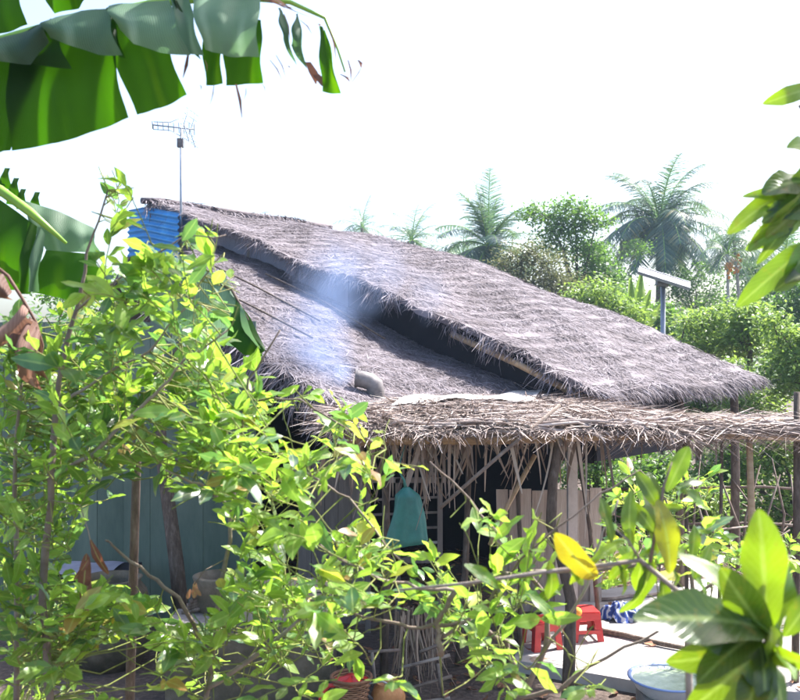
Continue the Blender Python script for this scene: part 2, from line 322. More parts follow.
def strips(mb, pts, dirs, ups, L, W, bend, nseg=3, rnd=None, twist=0):
    """vectorised narrow blades; pts,dirs,ups (N,3)"""
    n=len(pts); dirs=dirs/np.linalg.norm(dirs,axis=1,keepdims=True)
    side=np.cross(dirs,ups); side/=np.linalg.norm(side,axis=1,keepdims=True)+1e-9
    up=np.cross(side,dirs)
    V=np.zeros((n,(nseg+1)*2,3)); UV=np.zeros((n,(nseg+1)*2,2))
    for i in range(nseg+1):
        f=i/nseg; wd=W*(1-.75*f**2)*.5
        c=pts+dirs*(L*f)[:,None]+up*(bend*f*f*L)[:,None]
        V[:,2*i]=c-side*wd[:,None]; V[:,2*i+1]=c+side*wd[:,None]
        UV[:,2*i]=(0.3,f); UV[:,2*i+1]=(1,f)
    base=np.arange(n)[:,None,None]*(nseg+1)*2
    q=np.array([[2*i,2*i+1,2*i+3,2*i+2] for i in range(nseg)])[None]+base
    r=rng.random(n) if rnd is None else rnd
    mb.add(V.reshape(-1,3),q.reshape(-1,4),None,UV.reshape(-1,2),np.repeat(r,(nseg+1)*2))

def thatch(mb, fn, srange, tmax, n, edge_t=None, tmin=0, Lr=(.07,.24), Wr=(.003,.0085), lift=.012, spread=.85):
    """palm blades laid down the slope of a roof surface"""
    pts=[];dirs=[];ups=[]
    rows=np.arange(tmin,tmax,.28)
    for i in range(n):
        t=random.uniform(tmin,tmax)
        if random.random()<.55: t=float(random.choice(rows))+random.gauss(0,.03)
        t=min(max(t,tmin),tmax)
        s0,s1=srange(t); s=random.uniform(s0,s1)
        p=fn(s,t,random.uniform(.0,lift)); p2=fn(s,t+.1,0)
        dn=(p2-fn(s,t,0)).normalized()
        a=random.gauss(0,spread)
        d=dn*math.cos(a)+D*math.sin(a); d.z+=random.uniform(-.03,.05)
        pts.append(p);dirs.append(d);ups.append((.22+random.gauss(0,.35),-.22+random.gauss(0,.35),.95))
    N_=len(pts)
    strips(mb,np.array(pts),np.array(dirs),np.array(ups),rng.uniform(*Lr,N_),rng.uniform(*Wr,N_),rng.uniform(-.22,.02,N_),nseg=2)
def fringe_edge(mb, pa, n, out, L=(.12,.4), W=(.008,.02), drop=.8, zj=.08):
    """ragged blades poking out along an edge given by pa(f)"""
    pts=[];dirs=[]
    for i in range(n):
        f=random.random(); p=pa(f)+Vector((random.gauss(0,.02),random.gauss(0,.02),random.uniform(-zj,.03)))
        d=Vector(out)+Vector((random.gauss(0,.35),random.gauss(0,.35),-random.uniform(0,drop)))
        pts.append(p);dirs.append(d)
    n=len(pts); ups=np.tile([0,0,1.],(n,1))+rng.normal(0,.4,(n,3))
    strips(mb,np.array(pts),np.array(dirs),ups,rng.uniform(*L,n),rng.uniform(*W,n),rng.uniform(-.5,0,n))
def roof_slab(mb, fn, srange, t0, t1, th, ns=26, nt_=60):
    def top(a,b):
        t=t0+(t1-t0)*b; s0,s1=srange(t); return fn(s0+(s1-s0)*a,t,0)
    def bot(a,b):
        t=t0+(t1-t0)*b; s0,s1=srange(t); return fn(s0+(s1-s0)*a,t,-th)
    mb.grid(top,ns,nt_,r=.4); mb.grid(bot,ns,nt_,r=.2)
    mb.grid(lambda a,b: fn(srange(t0+(t1-t0)*a)[0],t0+(t1-t0)*a,-th*b),nt_,1,r=.25)
    mb.grid(lambda a,b: fn(srange(t0+(t1-t0)*a)[1],t0+(t1-t0)*a,-th*b),nt_,1,r=.25)
    mb.grid(lambda a,b: fn(srange(t1)[0]*(1-a)+srange(t1)[1]*a,t1,-th*b),ns,1,r=.3)
    mb.grid(lambda a,b: fn(srange(t0)[0]*(1-a)+srange(t0)[1]*a,t0,-th*b),ns,1,r=.3)
# upper roof
r1=MB(); sr1=lambda t:(0.0+.05*math.sin(t*3)+.04*math.sin(t*7.3),3.55+.06*math.sin(t*2.2))
roof_slab(r1,roof1,sr1,-.05,8.0,.07)
thatch(r1,roof1,sr1,8.0,105000)
fringe_edge(r1,lambda f:roof1(0,8.0*f,-.03),1100,(-.45,-.5,-.35),L=(.03,.11),W=(.003,.010))
for f_ in [random.random() for _ in range(26)]:
    fringe_edge(r1,lambda f,f_=f_:roof1(0,8.0*f_+.10*(f-.5),-.03),26,(-.5+random.gauss(0,.3),-.5+random.gauss(0,.3),-.3),L=(.10,.30),W=(.004,.012))
fringe_edge(r1,lambda f:roof1(3.55,8.0*f,-.01),900,(.4,.3,-.05),L=(.08,.22))
fringe_edge(r1,lambda f:roof1(3.6*f,8.0,-.03),2200,(.6,-.6,-.2),L=(.05,.17),W=(.004,.012),drop=.7,zj=.04)
for f_ in [random.random() for _ in range(9)]:
    fringe_edge(r1,lambda f,f_=f_:roof1(3.5*f_+.1*(f-.5),8.0,-.03),20,(.6,-.6,-.4),L=(.10,.24),W=(.004,.012),drop=1.0,zj=.04)
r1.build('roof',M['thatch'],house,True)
# ridge roll and rear slope
rr=MB()
rear=lambda s,t,dz=0: (A+D*s-Pd*t+Vector((0,0,-.85*t+dz+.02)))
roof_slab(rr,rear,lambda t:(0,3.5),0,4.5,.1,ns=8,nt_=10)
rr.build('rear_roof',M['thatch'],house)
rg=MB(); fringe_edge(rg,lambda f:roof1(-.15+3.7*f,0,.05),1500,(.2,-.2,.0),L=(.1,.35),drop=.5)
rg.tube([roof1(-.22,-.02,.03),roof1(.1,0,.05),roof1(1.2,0,.05),roof1(3.6,0,.05)],[.05,.055,.05,.05],8)
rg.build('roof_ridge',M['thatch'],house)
# lower roof
r2=MB()
def sr2(t):
    lo=-2.3 if t>4 else -2.3*(max(t-1.4,0)/2.6)-.02
    hi=.55 if t<6.0 else .55+(t-6.0)*1.0
    return (lo,hi)
roof_slab(r2,roof2,sr2,1.4,7.05,.10)
thatch(r2,roof2,sr2,7.05,85000,tmin=1.45)
fringe_edge(r2,lambda f:roof2(-2.3,4+3.05*f,-.02),700,(-.5,-.5,-.3))
fringe_edge(r2,lambda f:roof2(-2.3+3.4*f,7.05,0),1500,(.5,-.6,-.2),L=(.15,.4))
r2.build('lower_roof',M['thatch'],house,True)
# battens tied over the lower thatch
for s_,t0_,t1_ in ((-.85,2.6,5.0),(-.25,3.2,5.4),(-1.45,3.6,5.6)):
    b_=MB(); b_.tube([roof2(s_,t0_,.07),roof2(s_+.03,(t0_+t1_)/2,.055),roof2(s_,t1_,.06)],[.013,.012,.011],6); b_.build('batten',M['bark'],house)

def vwall(mb, fa, fb, ztop, zbot, n=1, r=None, th=.03):
    """vertical wall between two ground points; ztop a function of f"""
    fa=Vector(fa);fb=Vector(fb); nn=Vector((fb.y-fa.y,fa.x-fb.x,0)).normalized()*th
    mb.sm=False
    for k in (0,1):
        mb.grid(lambda a,b: Vector((fa.x+(fb.x-fa.x)*a,fa.y+(fb.y-fa.y)*a, zbot(a)+(ztop(a)-zbot(a))*b))+nn*k,n,3,r=r)
def st(s,t): q=A+D*s+Pd*t; return Vector((q.x,q.y,0))
# gable wall between upper and lower roofs
gw=MB(); vwall(gw,st(.30,-.1),st(.30,4.2),lambda a:roof1(.3,-.1+4.3*a,-.11).z,lambda a:roof2(.3,-.1+4.3*a,-.2).z-(.9*max(0,1-a*2.5)),12,r=.5)
gw.build('gable_wall',M['gable'],house)
bt=MB(); 
for (t_a,) in ((.9,),(2.1,),(3.2,)): bt.bar(roof1(.27,t_a,-.12),roof2(.27,t_a,-.05),.05,.03)
bt.build('gable_batten',M['greyboard'],house)
# dark wall below the raking edge, lower part
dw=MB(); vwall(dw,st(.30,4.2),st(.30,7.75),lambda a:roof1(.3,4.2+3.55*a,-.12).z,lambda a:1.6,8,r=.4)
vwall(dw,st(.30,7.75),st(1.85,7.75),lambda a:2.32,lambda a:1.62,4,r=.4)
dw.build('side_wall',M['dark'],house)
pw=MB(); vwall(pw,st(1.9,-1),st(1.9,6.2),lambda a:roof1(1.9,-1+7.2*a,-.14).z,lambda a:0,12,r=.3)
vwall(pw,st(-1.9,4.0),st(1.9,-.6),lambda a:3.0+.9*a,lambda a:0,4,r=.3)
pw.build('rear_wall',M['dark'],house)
bb=MB(); bb.tube([roof1(.08,6.1,-.17),roof1(.08,7.0,-.17),roof1(.08,7.9,-.15)],.035,7); bb.build('rafter',M['bamboo'],house)
pp=MB(); q=st(.12,7.62); pp.box((q.x,q.y,1.2),(.09,.09,2.2)); pp.build('eave_post',M['sheet'],house)
for s_,hh in ((2.0,2.3),(3.35,2.3)):
    q=st(s_,7.75); pp=MB(); pp.tube([(q.x,q.y,0),(q.x+.02,q.y,1.2),(q.x,q.y,2.3)],[.06,.055,.05],8); pp.build('eave_post',M['bark'],house)
# blue corrugated sheet on the gable
bs=MB()
def tinf(a,b):
    t=-.62+1.5*a; zz=4.93-.02*a-(.75)*b
    q=A+D*(-.12+.018*math.sin(b*2*math.pi*8))+Pd*t; return (q.x,q.y,zz-(.28*max(0,a-.35)))
bs.grid(tinf,10,64); bs.build('tin_sheet',M['bluetin'],house,smooth=True)
# chimney pipe
c0=P(374,398,8.0); cp=MB()
pts=[c0+Vector((0,.02,-.35)),c0+Vector((0,.02,-.02)),c0+Vector((0.015,0,.06)),c0+Vector((.005,0,.115)),c0+Vector((-.04,0,.15)),c0+Vector((-.10,-.01,.165)),c0+Vector((-.155,-.01,.175))]
cp.tube(pts,[.085,.085,.082,.08,.078,.076,.076],16,cap=False)
cp.tube([pts[-1]+Vector((.01,0,0)),pts[-1]+Vector((-.012,0,.002))],.084,16,cap=False)
chim=cp.build('chimney_pipe',M['pipe'],house,smooth=True)
ci=MB(); ci.tube([pts[-1]+Vector((.03,0,-.002)),pts[-1]+Vector((.005,0,0))],.073,16); ci.build('pipe_mouth',M['soot'],chim)
cb=MB(); cb.lathe(c0+Vector((0,.02,-.06)),[(.09,.07),(.14,.0),(.17,-.03)],16); cb.build('pipe_collar',M['pipe'],chim,smooth=True)

# awning: flatter roof from the lower eave to the front beam
FY=6.95; FZ=2.045
e0=roof2(-2.3,7.05); e1=roof2(1.0,7.0); e2=roof1(1.6,7.4,-.35)
def awn(a,b,dz=0):
    fr=Vector((-.55+2.75*a,FY-.03,FZ+.05)); 
    bk=e0.lerp(e1,a/.62) if a<.62 else e1.lerp(Vector((2.35,8.3,2.03)),(a-.62)/.38)
    p=fr.lerp(bk,b); p.z+=.05*math.sin(math.pi*b)+.02*math.sin(a*17+b*5)+dz; return p
aw=MB(); aw.grid(lambda a,b:awn(a,b),30,10,r=.5); aw.grid(lambda a,b:awn(a,b,-.05),20,6,r=.2)
N_=26000; pa=np.array([awn(random.random(),random.random()**1.2,random.uniform(-.01,.015)) for _ in range(N_)])
ang=rng.normal(0,.55,N_)+math.pi/2*(rng.random(N_)<.4)*rng.choice([-1,1],N_)
strips(aw,pa,np.stack([np.sin(ang),-np.cos(ang),rng.normal(0,.12,N_)],1),np.tile([0,0,1.],(N_,1))+rng.normal(0,.4,(N_,3)),rng.uniform(.10,.42,N_),rng.uniform(.003,.012,N_)*np.where(rng.random(N_)<.12,2,1),rng.uniform(-.25,.05,N_))
aw.build('awning_roof',M['thatch_pale'],house)
shp=MB(); shp.grid(lambda a,b:awn(.13+.40*a,.50+.5*b,.045+.012*math.sin(a*19)),16,5); shp.grid(lambda a,b:awn(.13+.40*a,.50+.5*b,.030),4,2)
shp.build('roof_sheet',M['sheet'],house)
# beam
def wob(a,b,n,j=.02):
    a=Vector(a);b=Vector(b); return [a.lerp(b,i/n)+Vector((0,random.gauss(0,j),random.gauss(0,j))) for i in range(n+1)]
bm=MB(); bm.tube(wob((-.45,FY,FZ-.05),(1.95,FY,FZ+.0),6,.008),.048,10); bm.build('front_beam',M['bamboo'],house,smooth=True)
bm=MB(); bm.tube(wob((-.5,FY+.12,FZ+.04),(1.9,FY+.14,FZ+.06),6,.01),.035,8); bm.build('front_beam',M['bark'],house,smooth=True)
# cross rafters below the awning
for i,xx in enumerate((-.3,.35,1.0,1.7)):
    b_=MB(); b_.tube([(xx,FY-.08,FZ-.0),(xx+.1,8.9,FZ+.03)],.028,7); b_.build('rafter',M['bamboo'],house)
# bent front post
fp=MB(); fp.tube([P(568,697,6.9),P(570,640,6.9),P(571,600,6.92),P(562,560,6.92),P(551,525,6.92),P(553,480,6.92),P(560,440,6.93),P(561,425,6.93)],[.052,.046,.044,.042,.042,.038,.036,.034],9)
fp.build('awning_post',M['bark'],house,smooth=True)
for (u0,v0,u1,v1,Y,rd) in ((515,440,520,650,7.4,.02),(575,432,600,630,8.3,.022),(385,440,383,700,7.2,.035),(470,440,455,700,7.7,.03)):
    b_=MB(); b_.tube([P(u0,v0,Y),P((u0+u1)/2+3,(v0+v1)/2,Y),P(u1,v1,Y)],[rd*.8,rd,rd],7); b_.build('awning_post',M['bark'],house)
b_=MB(); b_.tube([P(535,455,7.3),P(508,505,7.35),P(490,545,7.4)],.02,6); b_.build('brace',M['bamboo'],house)
b_=MB(); b_.tube([P(440,508,6.8),P(500,455,6.8),P(560,405,6.9)],.016,6); b_.build('brace',M['twig'],house)
# hanging leaf fringe below the front beam
hf=MB()
def hang(mb,x0,x1,y,z,n,Lr,Wr,tilt=.2):
    xs=[]
    while len(xs)<n:
        c=random.uniform(x0,x1)
        xs+= [c+random.gauss(0,.04) for _ in range(random.randint(1,5))]
    n=len(xs); p=np.stack([np.array(xs),y+rng.normal(0,.05,n),z+rng.uniform(-.05,.03,n)],1)
    d=np.stack([rng.normal(0,tilt,n),rng.normal(0,.12,n),-np.ones(n)],1)
    u=np.stack([rng.normal(0,.6,n),-np.ones(n),rng.normal(0,.1,n)],1)
    strips(mb,p,d,u,rng.uniform(*Lr,n)*rng.uniform(.4,1,n),rng.uniform(*Wr,n),rng.normal(0,.28,n),nseg=6)
hang(hf,-.5,1.75,FY,FZ-.02,85,(.15,.75),(.007,.032))
hang(hf,-.5,.5,FY+.05,FZ-.02,60,(.3,.8),(.01,.035))
hang(hf,-.5,1.9,FY-.02,FZ+.03,200,(.08,.3),(.006,.02),.5)
hf.build('leaf_fringe',M['dry'],house)
tw=MB()   # twisted dead fronds lying along the beam
for i in range(60):
    x0=random.uniform(-.5,1.7); L_=random.uniform(.4,1.3); z=FZ+random.uniform(.03,.12); y=FY+random.uniform(-.1,.1)
    tw.tube([(x0+L_*k/5,y+random.gauss(0,.02),z+random.gauss(0,.018)-.04*abs(k-2.5)/2.5) for k in range(6)],[.006,.014,.016,.014,.010,.004],5)
tw.build('dead_fronds',M['thatch_pale'],house)
# front plank wall (low), grey panel, window lattice, teal wall
for i in range(9):
    u0=497+i*11.6; b_=MB(); wd=11.55/F*9.3; top=P(u0,489+random.uniform(-2,2),9.3).z
    x=(u0+5.8-400)/F*9.3
    b_.box((x,9.3+random.uniform(-.015,.015),top/2+.0),(wd,.025,top),Matrix.Rotation(random.gauss(0,.006),3,'Y')); b_.build('wall_plank',M['plank'],house)
for i in range(5):
    u0=298+i*13.4; x=(u0+6.7-400)/F*8.9; top=1.62+random.uniform(-.02,.02)
    b_=MB(); b_.box((x,8.9+random.uniform(-.01,.01),top/2),(12.9/F*8.9,.025,top)); b_.build('wall_plank',M['greyboard'],house)
wf=MB()
for u in (368,398,440): wf.bar(P(u,478,8.6),P(u,640,8.6),.05,.04)
for v in (480,560): wf.bar(P(364,v,8.6),P(444,v,8.6),.05,.04,up=Vector((0,1,0)))
win=wf.build('window_frame',M['greyboard'],house)
for v in (500,515,530,545):
    b_=MB(); b_.bar(P(366,v,8.62),P(442,v-3,8.62),.022,.018,up=Vector((0,1,0))); b_.build('lattice_bar',M['sheet'] if v in(545,) else M['greyboard'],win)
for i in range(11):   # teal boards
    x0=-4.35+i*.265; b_=MB(); b_.box((x0+.13,9.0+(.003 if i%2 else 0),1.5),(.262,.02,2.98+random.uniform(-.03,.03))); b_.build('teal_board',M['teal'],house)
b_=MB(); b_.bar((-4.35,8.97,1.62),(-1.45,8.97,1.62),.05,.03); b_.build('wall_rail',M['greyboard'],house)
b_=MB(); b_.tube([P(182,620,8.3),P(176,560,8.3),P(168,500,8.35),P(160,440,8.4),P(158,350,8.4)],[.075,.07,.065,.06,.055],8); b_.build('wall_post',M['bark'],house,smooth=True)
exec_later=[]
# ---------------------------------------------------------------- things round the house
# tv antenna
t=thing('tv_antenna','thin television antenna on a pole beside the ridge of the thatch roof','antenna',tuple(P(182,350,13.4)))
def pa(u,v): return P(u,v,13.4)
b_=MB(); b_.tube([pa(182,262),pa(181,200),pa(181,128)],[.022,.018,.014],8); b_.build('pole',M['metal'],t)
b_=MB(); b_.box(pa(180.5,143),(.09,.07,.13)); b_.build('junction_box',M['pipe'],t)
b_=MB(); b_.tube([pa(157,129)+Vector((0,-.25,0)),pa(181,128),pa(192,127)+Vector((0,.15,0))],.010,6); b_.build('boom',M['metal'],t)
for k in range(9):
    f=k/8; c=(pa(157,129)+Vector((0,-.25,0))).lerp(pa(192,127)+Vector((0,.15,0)),f)
    h_=.10+.05*f; b_=MB(); b_.tube([c+Vector((-.1*h_,.5*h_,-h_*.45)),c+Vector((.1*h_,-.5*h_,h_*.45))],.006,5); b_.build('rod',M['metal'],t)
b_=MB()
for dz in (-.10,.10):
    b_.tube([pa(157,129)+Vector((0,-.2,dz*.55)),pa(172,128)+Vector((0,-.1,dz*.6)),pa(190,126)+Vector((.02,.1,dz*2.3))],.006,5)
b_.tube([pa(157,129)+Vector((0,-.2,-.055)),pa(157,129)+Vector((0,-.2,.055))],.006,5); b_.build('loop_element',M['metal'],t)
b_=MB()
for k in range(7):
    zz=-.24+.08*k; b_.tube([pa(187,128)+Vector((-.03+abs(zz)*.35,-.25,zz)),pa(187,128)+Vector((.03+abs(zz)*.35,.25,zz))],.005,5)
for yy in (-.2,.2): b_.tube([pa(187,128)+Vector((.08,yy,-.25)),pa(187,128)+Vector((0,yy,0)),pa(187,128)+Vector((.08,yy,.25))],.006,5)
b_.build('reflector',M['metal'],t)
# solar street lamp
Yl=17; t=thing('solar_street_lamp','solar street lamp with a flat tilted panel on a grey pole behind the roof','street lamp',(P(663,0,Yl).x,Yl,0))
b_=MB(); b_.tube([(P(663,0,Yl).x,Yl,0),(P(663,0,Yl).x,Yl,P(0,281,Yl).z)],[.06,.045],10); b_.build('pole',M['metal'],t,smooth=True)
rot=Matrix.Rotation(R(15),3,'Y')@Matrix.Rotation(R(21),3,'X')@Matrix.Rotation(R(-12),3,'Z')
b_=MB(); b_.box(P(664,278,Yl),(.95,.48,.028),rot,r=.5); pn=b_.build('solar_panel',M['panel'],t)
b_=MB(); 
for sx in (-1,1):
    b_.box(P(664,278,Yl)+rot@Vector((sx*.485,0,0)),(.02,.52,.06),rot); b_.box(P(664,278,Yl)+rot@Vector((0,sx*.25,0)),(.95,.02,.06),rot)
b_.build('panel_frame',M['metal'],pn)
b_=MB(); b_.box(P(661,283,Yl)+Vector((0,-.06,-.02)),(.22,.14,.09),Matrix.Rotation(R(10),3,'Y')); b_.build('lamp_head',M['pipe'],t)

# pergola to the right of the awning
t=thing('pergola','dead palm fronds piled on a long pole rack running right from the house','rack',(3.2,FY,0))
b_=MB(); b_.tube(wob((1.97,FY,FZ),(4.3,FY-.02,FZ+.02),6,.008),.048,10); b_.build('beam',M['bamboo'],t,smooth=True)
b_=MB(); b_.tube(wob((1.92,FY+.16,FZ+.07),(4.3,FY+.16,FZ+.08),6,.012),.038,9); b_.build('beam',M['bamboo'],t,smooth=True)
b_=MB(); b_.tube(wob((1.8,FY+.55,FZ+.10),(4.3,FY+.55,FZ+.12),6,.012),.03,9); b_.build('beam',M['bark'],t,smooth=True)
for (u,u2,rd) in ((684,687,.016),(722,718,.014),(749,752,.028),(797,795,.03)):
    b_=MB(); b_.tube([P(u,392 if u>790 else 432,FY+.1),P((u+u2)/2+1,510,FY+.1),Vector((P(u2,0,FY+.1).x,FY+.1,0.02))],[rd*.85,rd,rd],7); b_.build('post',M['bark'] if u!=749 else M['bamboo'],t)
b_=MB()
for i in range(75):
    x0=random.uniform(1.75,3.9); L_=random.uniform(.4,1.3); z=FZ+random.uniform(.02,.12); y=FY+random.uniform(-.08,.6); w0=random.uniform(.006,.019)
    b_.tube([(x0+L_*k/6,y+random.gauss(0,.03),z+random.gauss(0,.014)-.03*abs(k-3)/3) for k in range(7)],[w0*.5,w0,w0*1.1,w0,w0*.8,w0*.5,w0*.2],5)
N_=11000; pz=np.stack([rng.uniform(1.75,4.3,N_),FY+rng.uniform(-.06,.62,N_),FZ+rng.uniform(.02,.09,N_)],1)
dd=np.stack([rng.choice([-1,1],N_)*rng.uniform(.6,1,N_),rng.normal(0,.5,N_),rng.normal(0,.14,N_)],1)
strips(b_,pz,dd,np.tile([0,0,1.],(N_,1))+rng.normal(0,.5,(N_,3)),rng.uniform(.12,.5,N_),rng.uniform(.003,.014,N_),rng.uniform(-.4,.05,N_))
hang(b_,1.75,4.2,FY+.1,FZ+.02,35,(.15,.5),(.006,.02),.5)
b_.build('dead_fronds',M['thatch_pale'],t)

# green bag
t=thing('hanging_bag','teal green plastic bag tied up below the thatch awning','bag',tuple(P(406,486,6.7)))
Yb=6.75
def bag(a,b):
    ang=a*2*math.pi; cx=P(406.5,0,Yb).x+.01*math.sin(b*3); hw=(.02+.055*min(1,b*7)+.085*b) *(1+.07*math.sin(ang*3+b*4)+.05*math.sin(ang*7+b*3)+.03*math.sin(ang*13))
    if b>.93: hw*=1-(b-.93)*3
    return Vector((cx+hw*math.cos(ang),Yb+hw*.5*math.sin(ang),P(0,487,Yb).z-(b*58/F*Yb)-.012*math.sin(ang*2)*b))
b_=MB(); b_.grid(bag,40,22); b_.build('bag_body',M['greenbag'],t,smooth=True)
b_=MB(); b_.tube([P(406,489,Yb),P(404,480,Yb),P(398,470,Yb),P(405,445,Yb+.1)],[.014,.010,.005,.004],6); b_.build('tie_string',M['greenbag'],t)

# red stools
def stool(loc,rz,label,h=.30):
    t=thing('stool',label,'stool',loc,'red plastic stools in the yard')
    Lc=Vector(loc); Rz=Matrix.Rotation(rz,3,'Z')
    b_=MB(); b_.box(Lc+Vector((0,0,h-.012)),(.235,.235,.024),Rz); 
    for k in range(4):
        a=Rz@Matrix.Rotation(k*math.pi/2,3,'Z'); b_.box(Lc+a@Vector((0,.119,h-.045)),(.24,.012,.066),a)
    b_.build('seat',M['red'],t)
    for k in range(4):
        a=Rz@Matrix.Rotation(k*math.pi/2,3,'Z'); b_=MB()
        pts=[(.115,.115,h-.03),(.145,.145,0)]
        for off in (Vector((-.025,0,0)),Vector((0,-.025,0))):
            p0=a@(Vector(pts[0])+off); p1=a@(Vector(pts[1])+off)
            bx=(.058,.010) if off.x else (.010,.058)
            k_=len(b_.v); 
            V=[]
            for p in (p1,p0):
                for x,y in ((-1,-1),(1,-1),(1,1),(-1,1)): V.append(tuple(Lc+p+a@Vector((x*bx[0]/2,y*bx[1]/2,0))))
            b_.sm=False; b_.add(V,[(0,3,2,1),(4,5,6,7),(0,1,5,4),(1,2,6,5),(2,3,7,6),(3,0,4,7)],r=.5)
        b_.build('leg',M['red'],t)
    # arch ring joining the legs
    b_=MB()
    for k in range(4):
        a=Rz@Matrix.Rotation(k*math.pi/2,3,'Z'); b_.box(Lc+a@Vector((0,.136,.085)),(.24,.010,.03),a)
    b_.build('leg_brace',M['red'],t)
    return t
ST=P(541,657,7.9); stool((ST.x,ST.y,.0),.35,'nearer red plastic stool with peach husk before it, by the plank wall',.34)
S2=P(583,640,8.15); stool((S2.x,S2.y,.10),.1,'red plastic stool just behind the bent awning post with an orange fruit',.26)
b_=MB(); c=P(539,657,7.55); c.z=.055
def husk(a,b): 
    th=a*2*math.pi; ph=b*math.pi; rr=1+.1*math.sin(3*th+2*ph)+.06*math.sin(5*ph)
    return c+Vector((.14*math.sin(ph)*math.cos(th)*rr,.09*math.sin(ph)*math.sin(th)*rr,.06*math.cos(ph)*rr))
b_.grid(husk,20,12,r=.5); tag(b_.build('coconut_husk',M['husk'],None,True),'pale peach coconut husk lying in front of the nearer red stool','husk')
b_=MB(); c=P(577,612,7.95)
b_.grid(lambda a,b:c+Vector((.045*math.sin(b*3.1416)*math.cos(a*6.2832),.045*math.sin(b*3.1416)*math.sin(a*6.2832),.042*math.cos(b*3.1416))),14,10,r=.5)
c.z=.10+.26+.042
tag(b_.build('fruit',M['orange'],None,True),'round orange fruit sitting on the farther red stool','fruit')
# blue cloth heap
c=P(622,622,8.7); c.z=.10; b_=MB()
def clo(a,b):
    th=a*6.2832; r_=b; h=(.16*(1-r_**2)+.05*math.sin(5*th+7*r_)*r_+.03*math.sin(11*th)*r_)
    return c+Vector((.21*r_*math.cos(th)*(1+.15*math.sin(3*th)),.15*r_*math.sin(th),max(.006,h)))
b_.grid(clo,48,14,r=.4); tag(b_.build('cloth_heap',M['cloth'],None,True),'crumpled blue and white cloth heap by the right end of the plank wall','cloth')
# grey rag/boot above cloth: dark folded mat
# logs in the yard
for (u0,v0,u1,v1,rd,lb) in ((588,628,700,652,.028,'long brown pole lying across the middle of the pale yard'),(640,678,720,674,.016,'thin stick lying near the basin rim in the yard'),(600,600,690,590,.02,'thin grey branch lying at the back of the pale yard')):
    def G(u,v,z): Yg=(CH-z)*F/(v-350); return P(u,v,Yg)
    a_=G(u0,v0,.10+rd); e_=G(u1,v1,.10+rd); b_=MB(); pts=[a_.lerp(e_,k/6)+Vector((random.gauss(0,.012),random.gauss(0,.012),0)) for k in range(7)]
    b_.tube(pts,[rd*(1-.05*k) for k in range(7)],8); tag(b_.build('fallen_branch',M['twig'] if rd<.025 else M['bark'],None,True),lb,'branch','poles and sticks lying in the yard')
# purple scrap
c=P(651,675,7.2); c.z=.10; b_=MB()
b_.grid(lambda a,b:c+Vector(((a-.5)*.11,(b-.5)*.07,.012+.03*abs(math.sin(a*9+b*4)))),10,6,r=.5); tag(b_.build('plastic_scrap',M['purple'],None),'small purple and white plastic scrap on the pale yard','wrapper')
# basin
c=P(676,0,6.6); c=Vector((c.x-.02,6.72,0.02)); t=thing('basin','white and blue basin of greenish water at the front edge of the yard','basin',tuple(c))
b_=MB(); b_.lathe(c,[(.17,.105),(.24,.16),(.275,.225),(.282,.235),(.272,.233),(.235,.165),(.16,.115),(.001,.113)],32); b_.build('bowl',M['white'],t,True)
b_=MB(); b_.lathe(c,[(.275,.226),(.298,.232),(.300,.242),(.288,.246),(.272,.238)],32); b_.build('rim',M['bluerim'],t,True)
b_=MB(); b_.lathe(c,[(.001,.212),(.1,.213),(.2,.212),(.266,.212)],32); b_.build('water_surface',M['water'],t)
b_=MB(); b_.box(c+Vector((0,0,.055)),(.4,.34,.11)); b_.build('stand',M['cement'],t)
# lower clutter: basket, red scoop, jug, stick rack
Yc=6.35
c=P(351,697,Yc)+Vector((0,.05,-.10)); t=thing('woven_basket','small round brown woven basket at the foot of the dark shed front','basket',tuple(c))
b_=MB()
for k in range(14):
    z=k*.016; rr_=.10+.035*k/14; b_.tube([c+Vector(((rr_+.006*(-1)**(i+k))*math.cos(i*math.pi/12),(rr_+.006*(-1)**(i+k))*math.sin(i*math.pi/12),z)) for i in range(25)],.007,5)
b_.lathe(c,[(.001,0),(.1,0),(.095,.01)],20); b_.build('basket_body',M['cane'],t)
b_=MB(); b_.tube([c+Vector((.143*math.cos(i*math.pi/12),.143*math.sin(i*math.pi/12),.225)) for i in range(25)],.012,6); b_.build('rim',M['cane'],t)
b_=MB(); b_.grid(lambda a,b:c+Vector((.12*b*math.cos(a*6.2832),.12*b*math.sin(a*6.2832),.20+.03*(1-b)+.01*math.sin(a*30))),24,5,r=.5); b_.build('red_lining',M['red'],t,True)
c=P(330,692,Yc); t=thing('scoop','red plastic scoop with a curved handle left of the woven basket','scoop',tuple(c))
b_=MB(); b_.tube([c+Vector((-.075,0,-.12)),c+Vector((-.06,0,-.02)),c+Vector((-.01,0,.045)),c+Vector((.05,0,.05)),c+Vector((.075,0,.0))],.017,8); b_.build('handle',M['red'],t,True)
b_=MB(); b_.lathe(c+Vector((-.06,0,-.24)),[(.001,0),(.07,.01),(.095,.12),(.09,.12),(.06,.02)],20); b_.build('scoop_cup',M['red'],t,True)
c=P(388,702,Yc+.1); t=thing('clay_jug','orange brown clay jug with a grey wire handle right of the basket','jug',tuple(c))
b_=MB(); b_.lathe(c+Vector((0,0,-.13)),[(.001,0),(.09,.0),(.125,.08),(.125,.18),(.10,.24),(.085,.26),(.09,.275),(.075,.27),(.07,.2)],24); b_.build('jug_body',M['clay'],t,True)
b_=MB(); b_.tube([c+Vector((-.10,-.06,.04)),c+Vector((-.155,-.07,.09)),c+Vector((-.13,-.07,.16)),c+Vector((-.04,-.07,.175)),c+Vector((.0,-.06,.15))],.009,6); b_.build('handle',M['metal'],t,True)
t=thing('stick_rack','low rack of thin round sticks standing right of the clay jug','rack',tuple(P(430,700,6.9)))
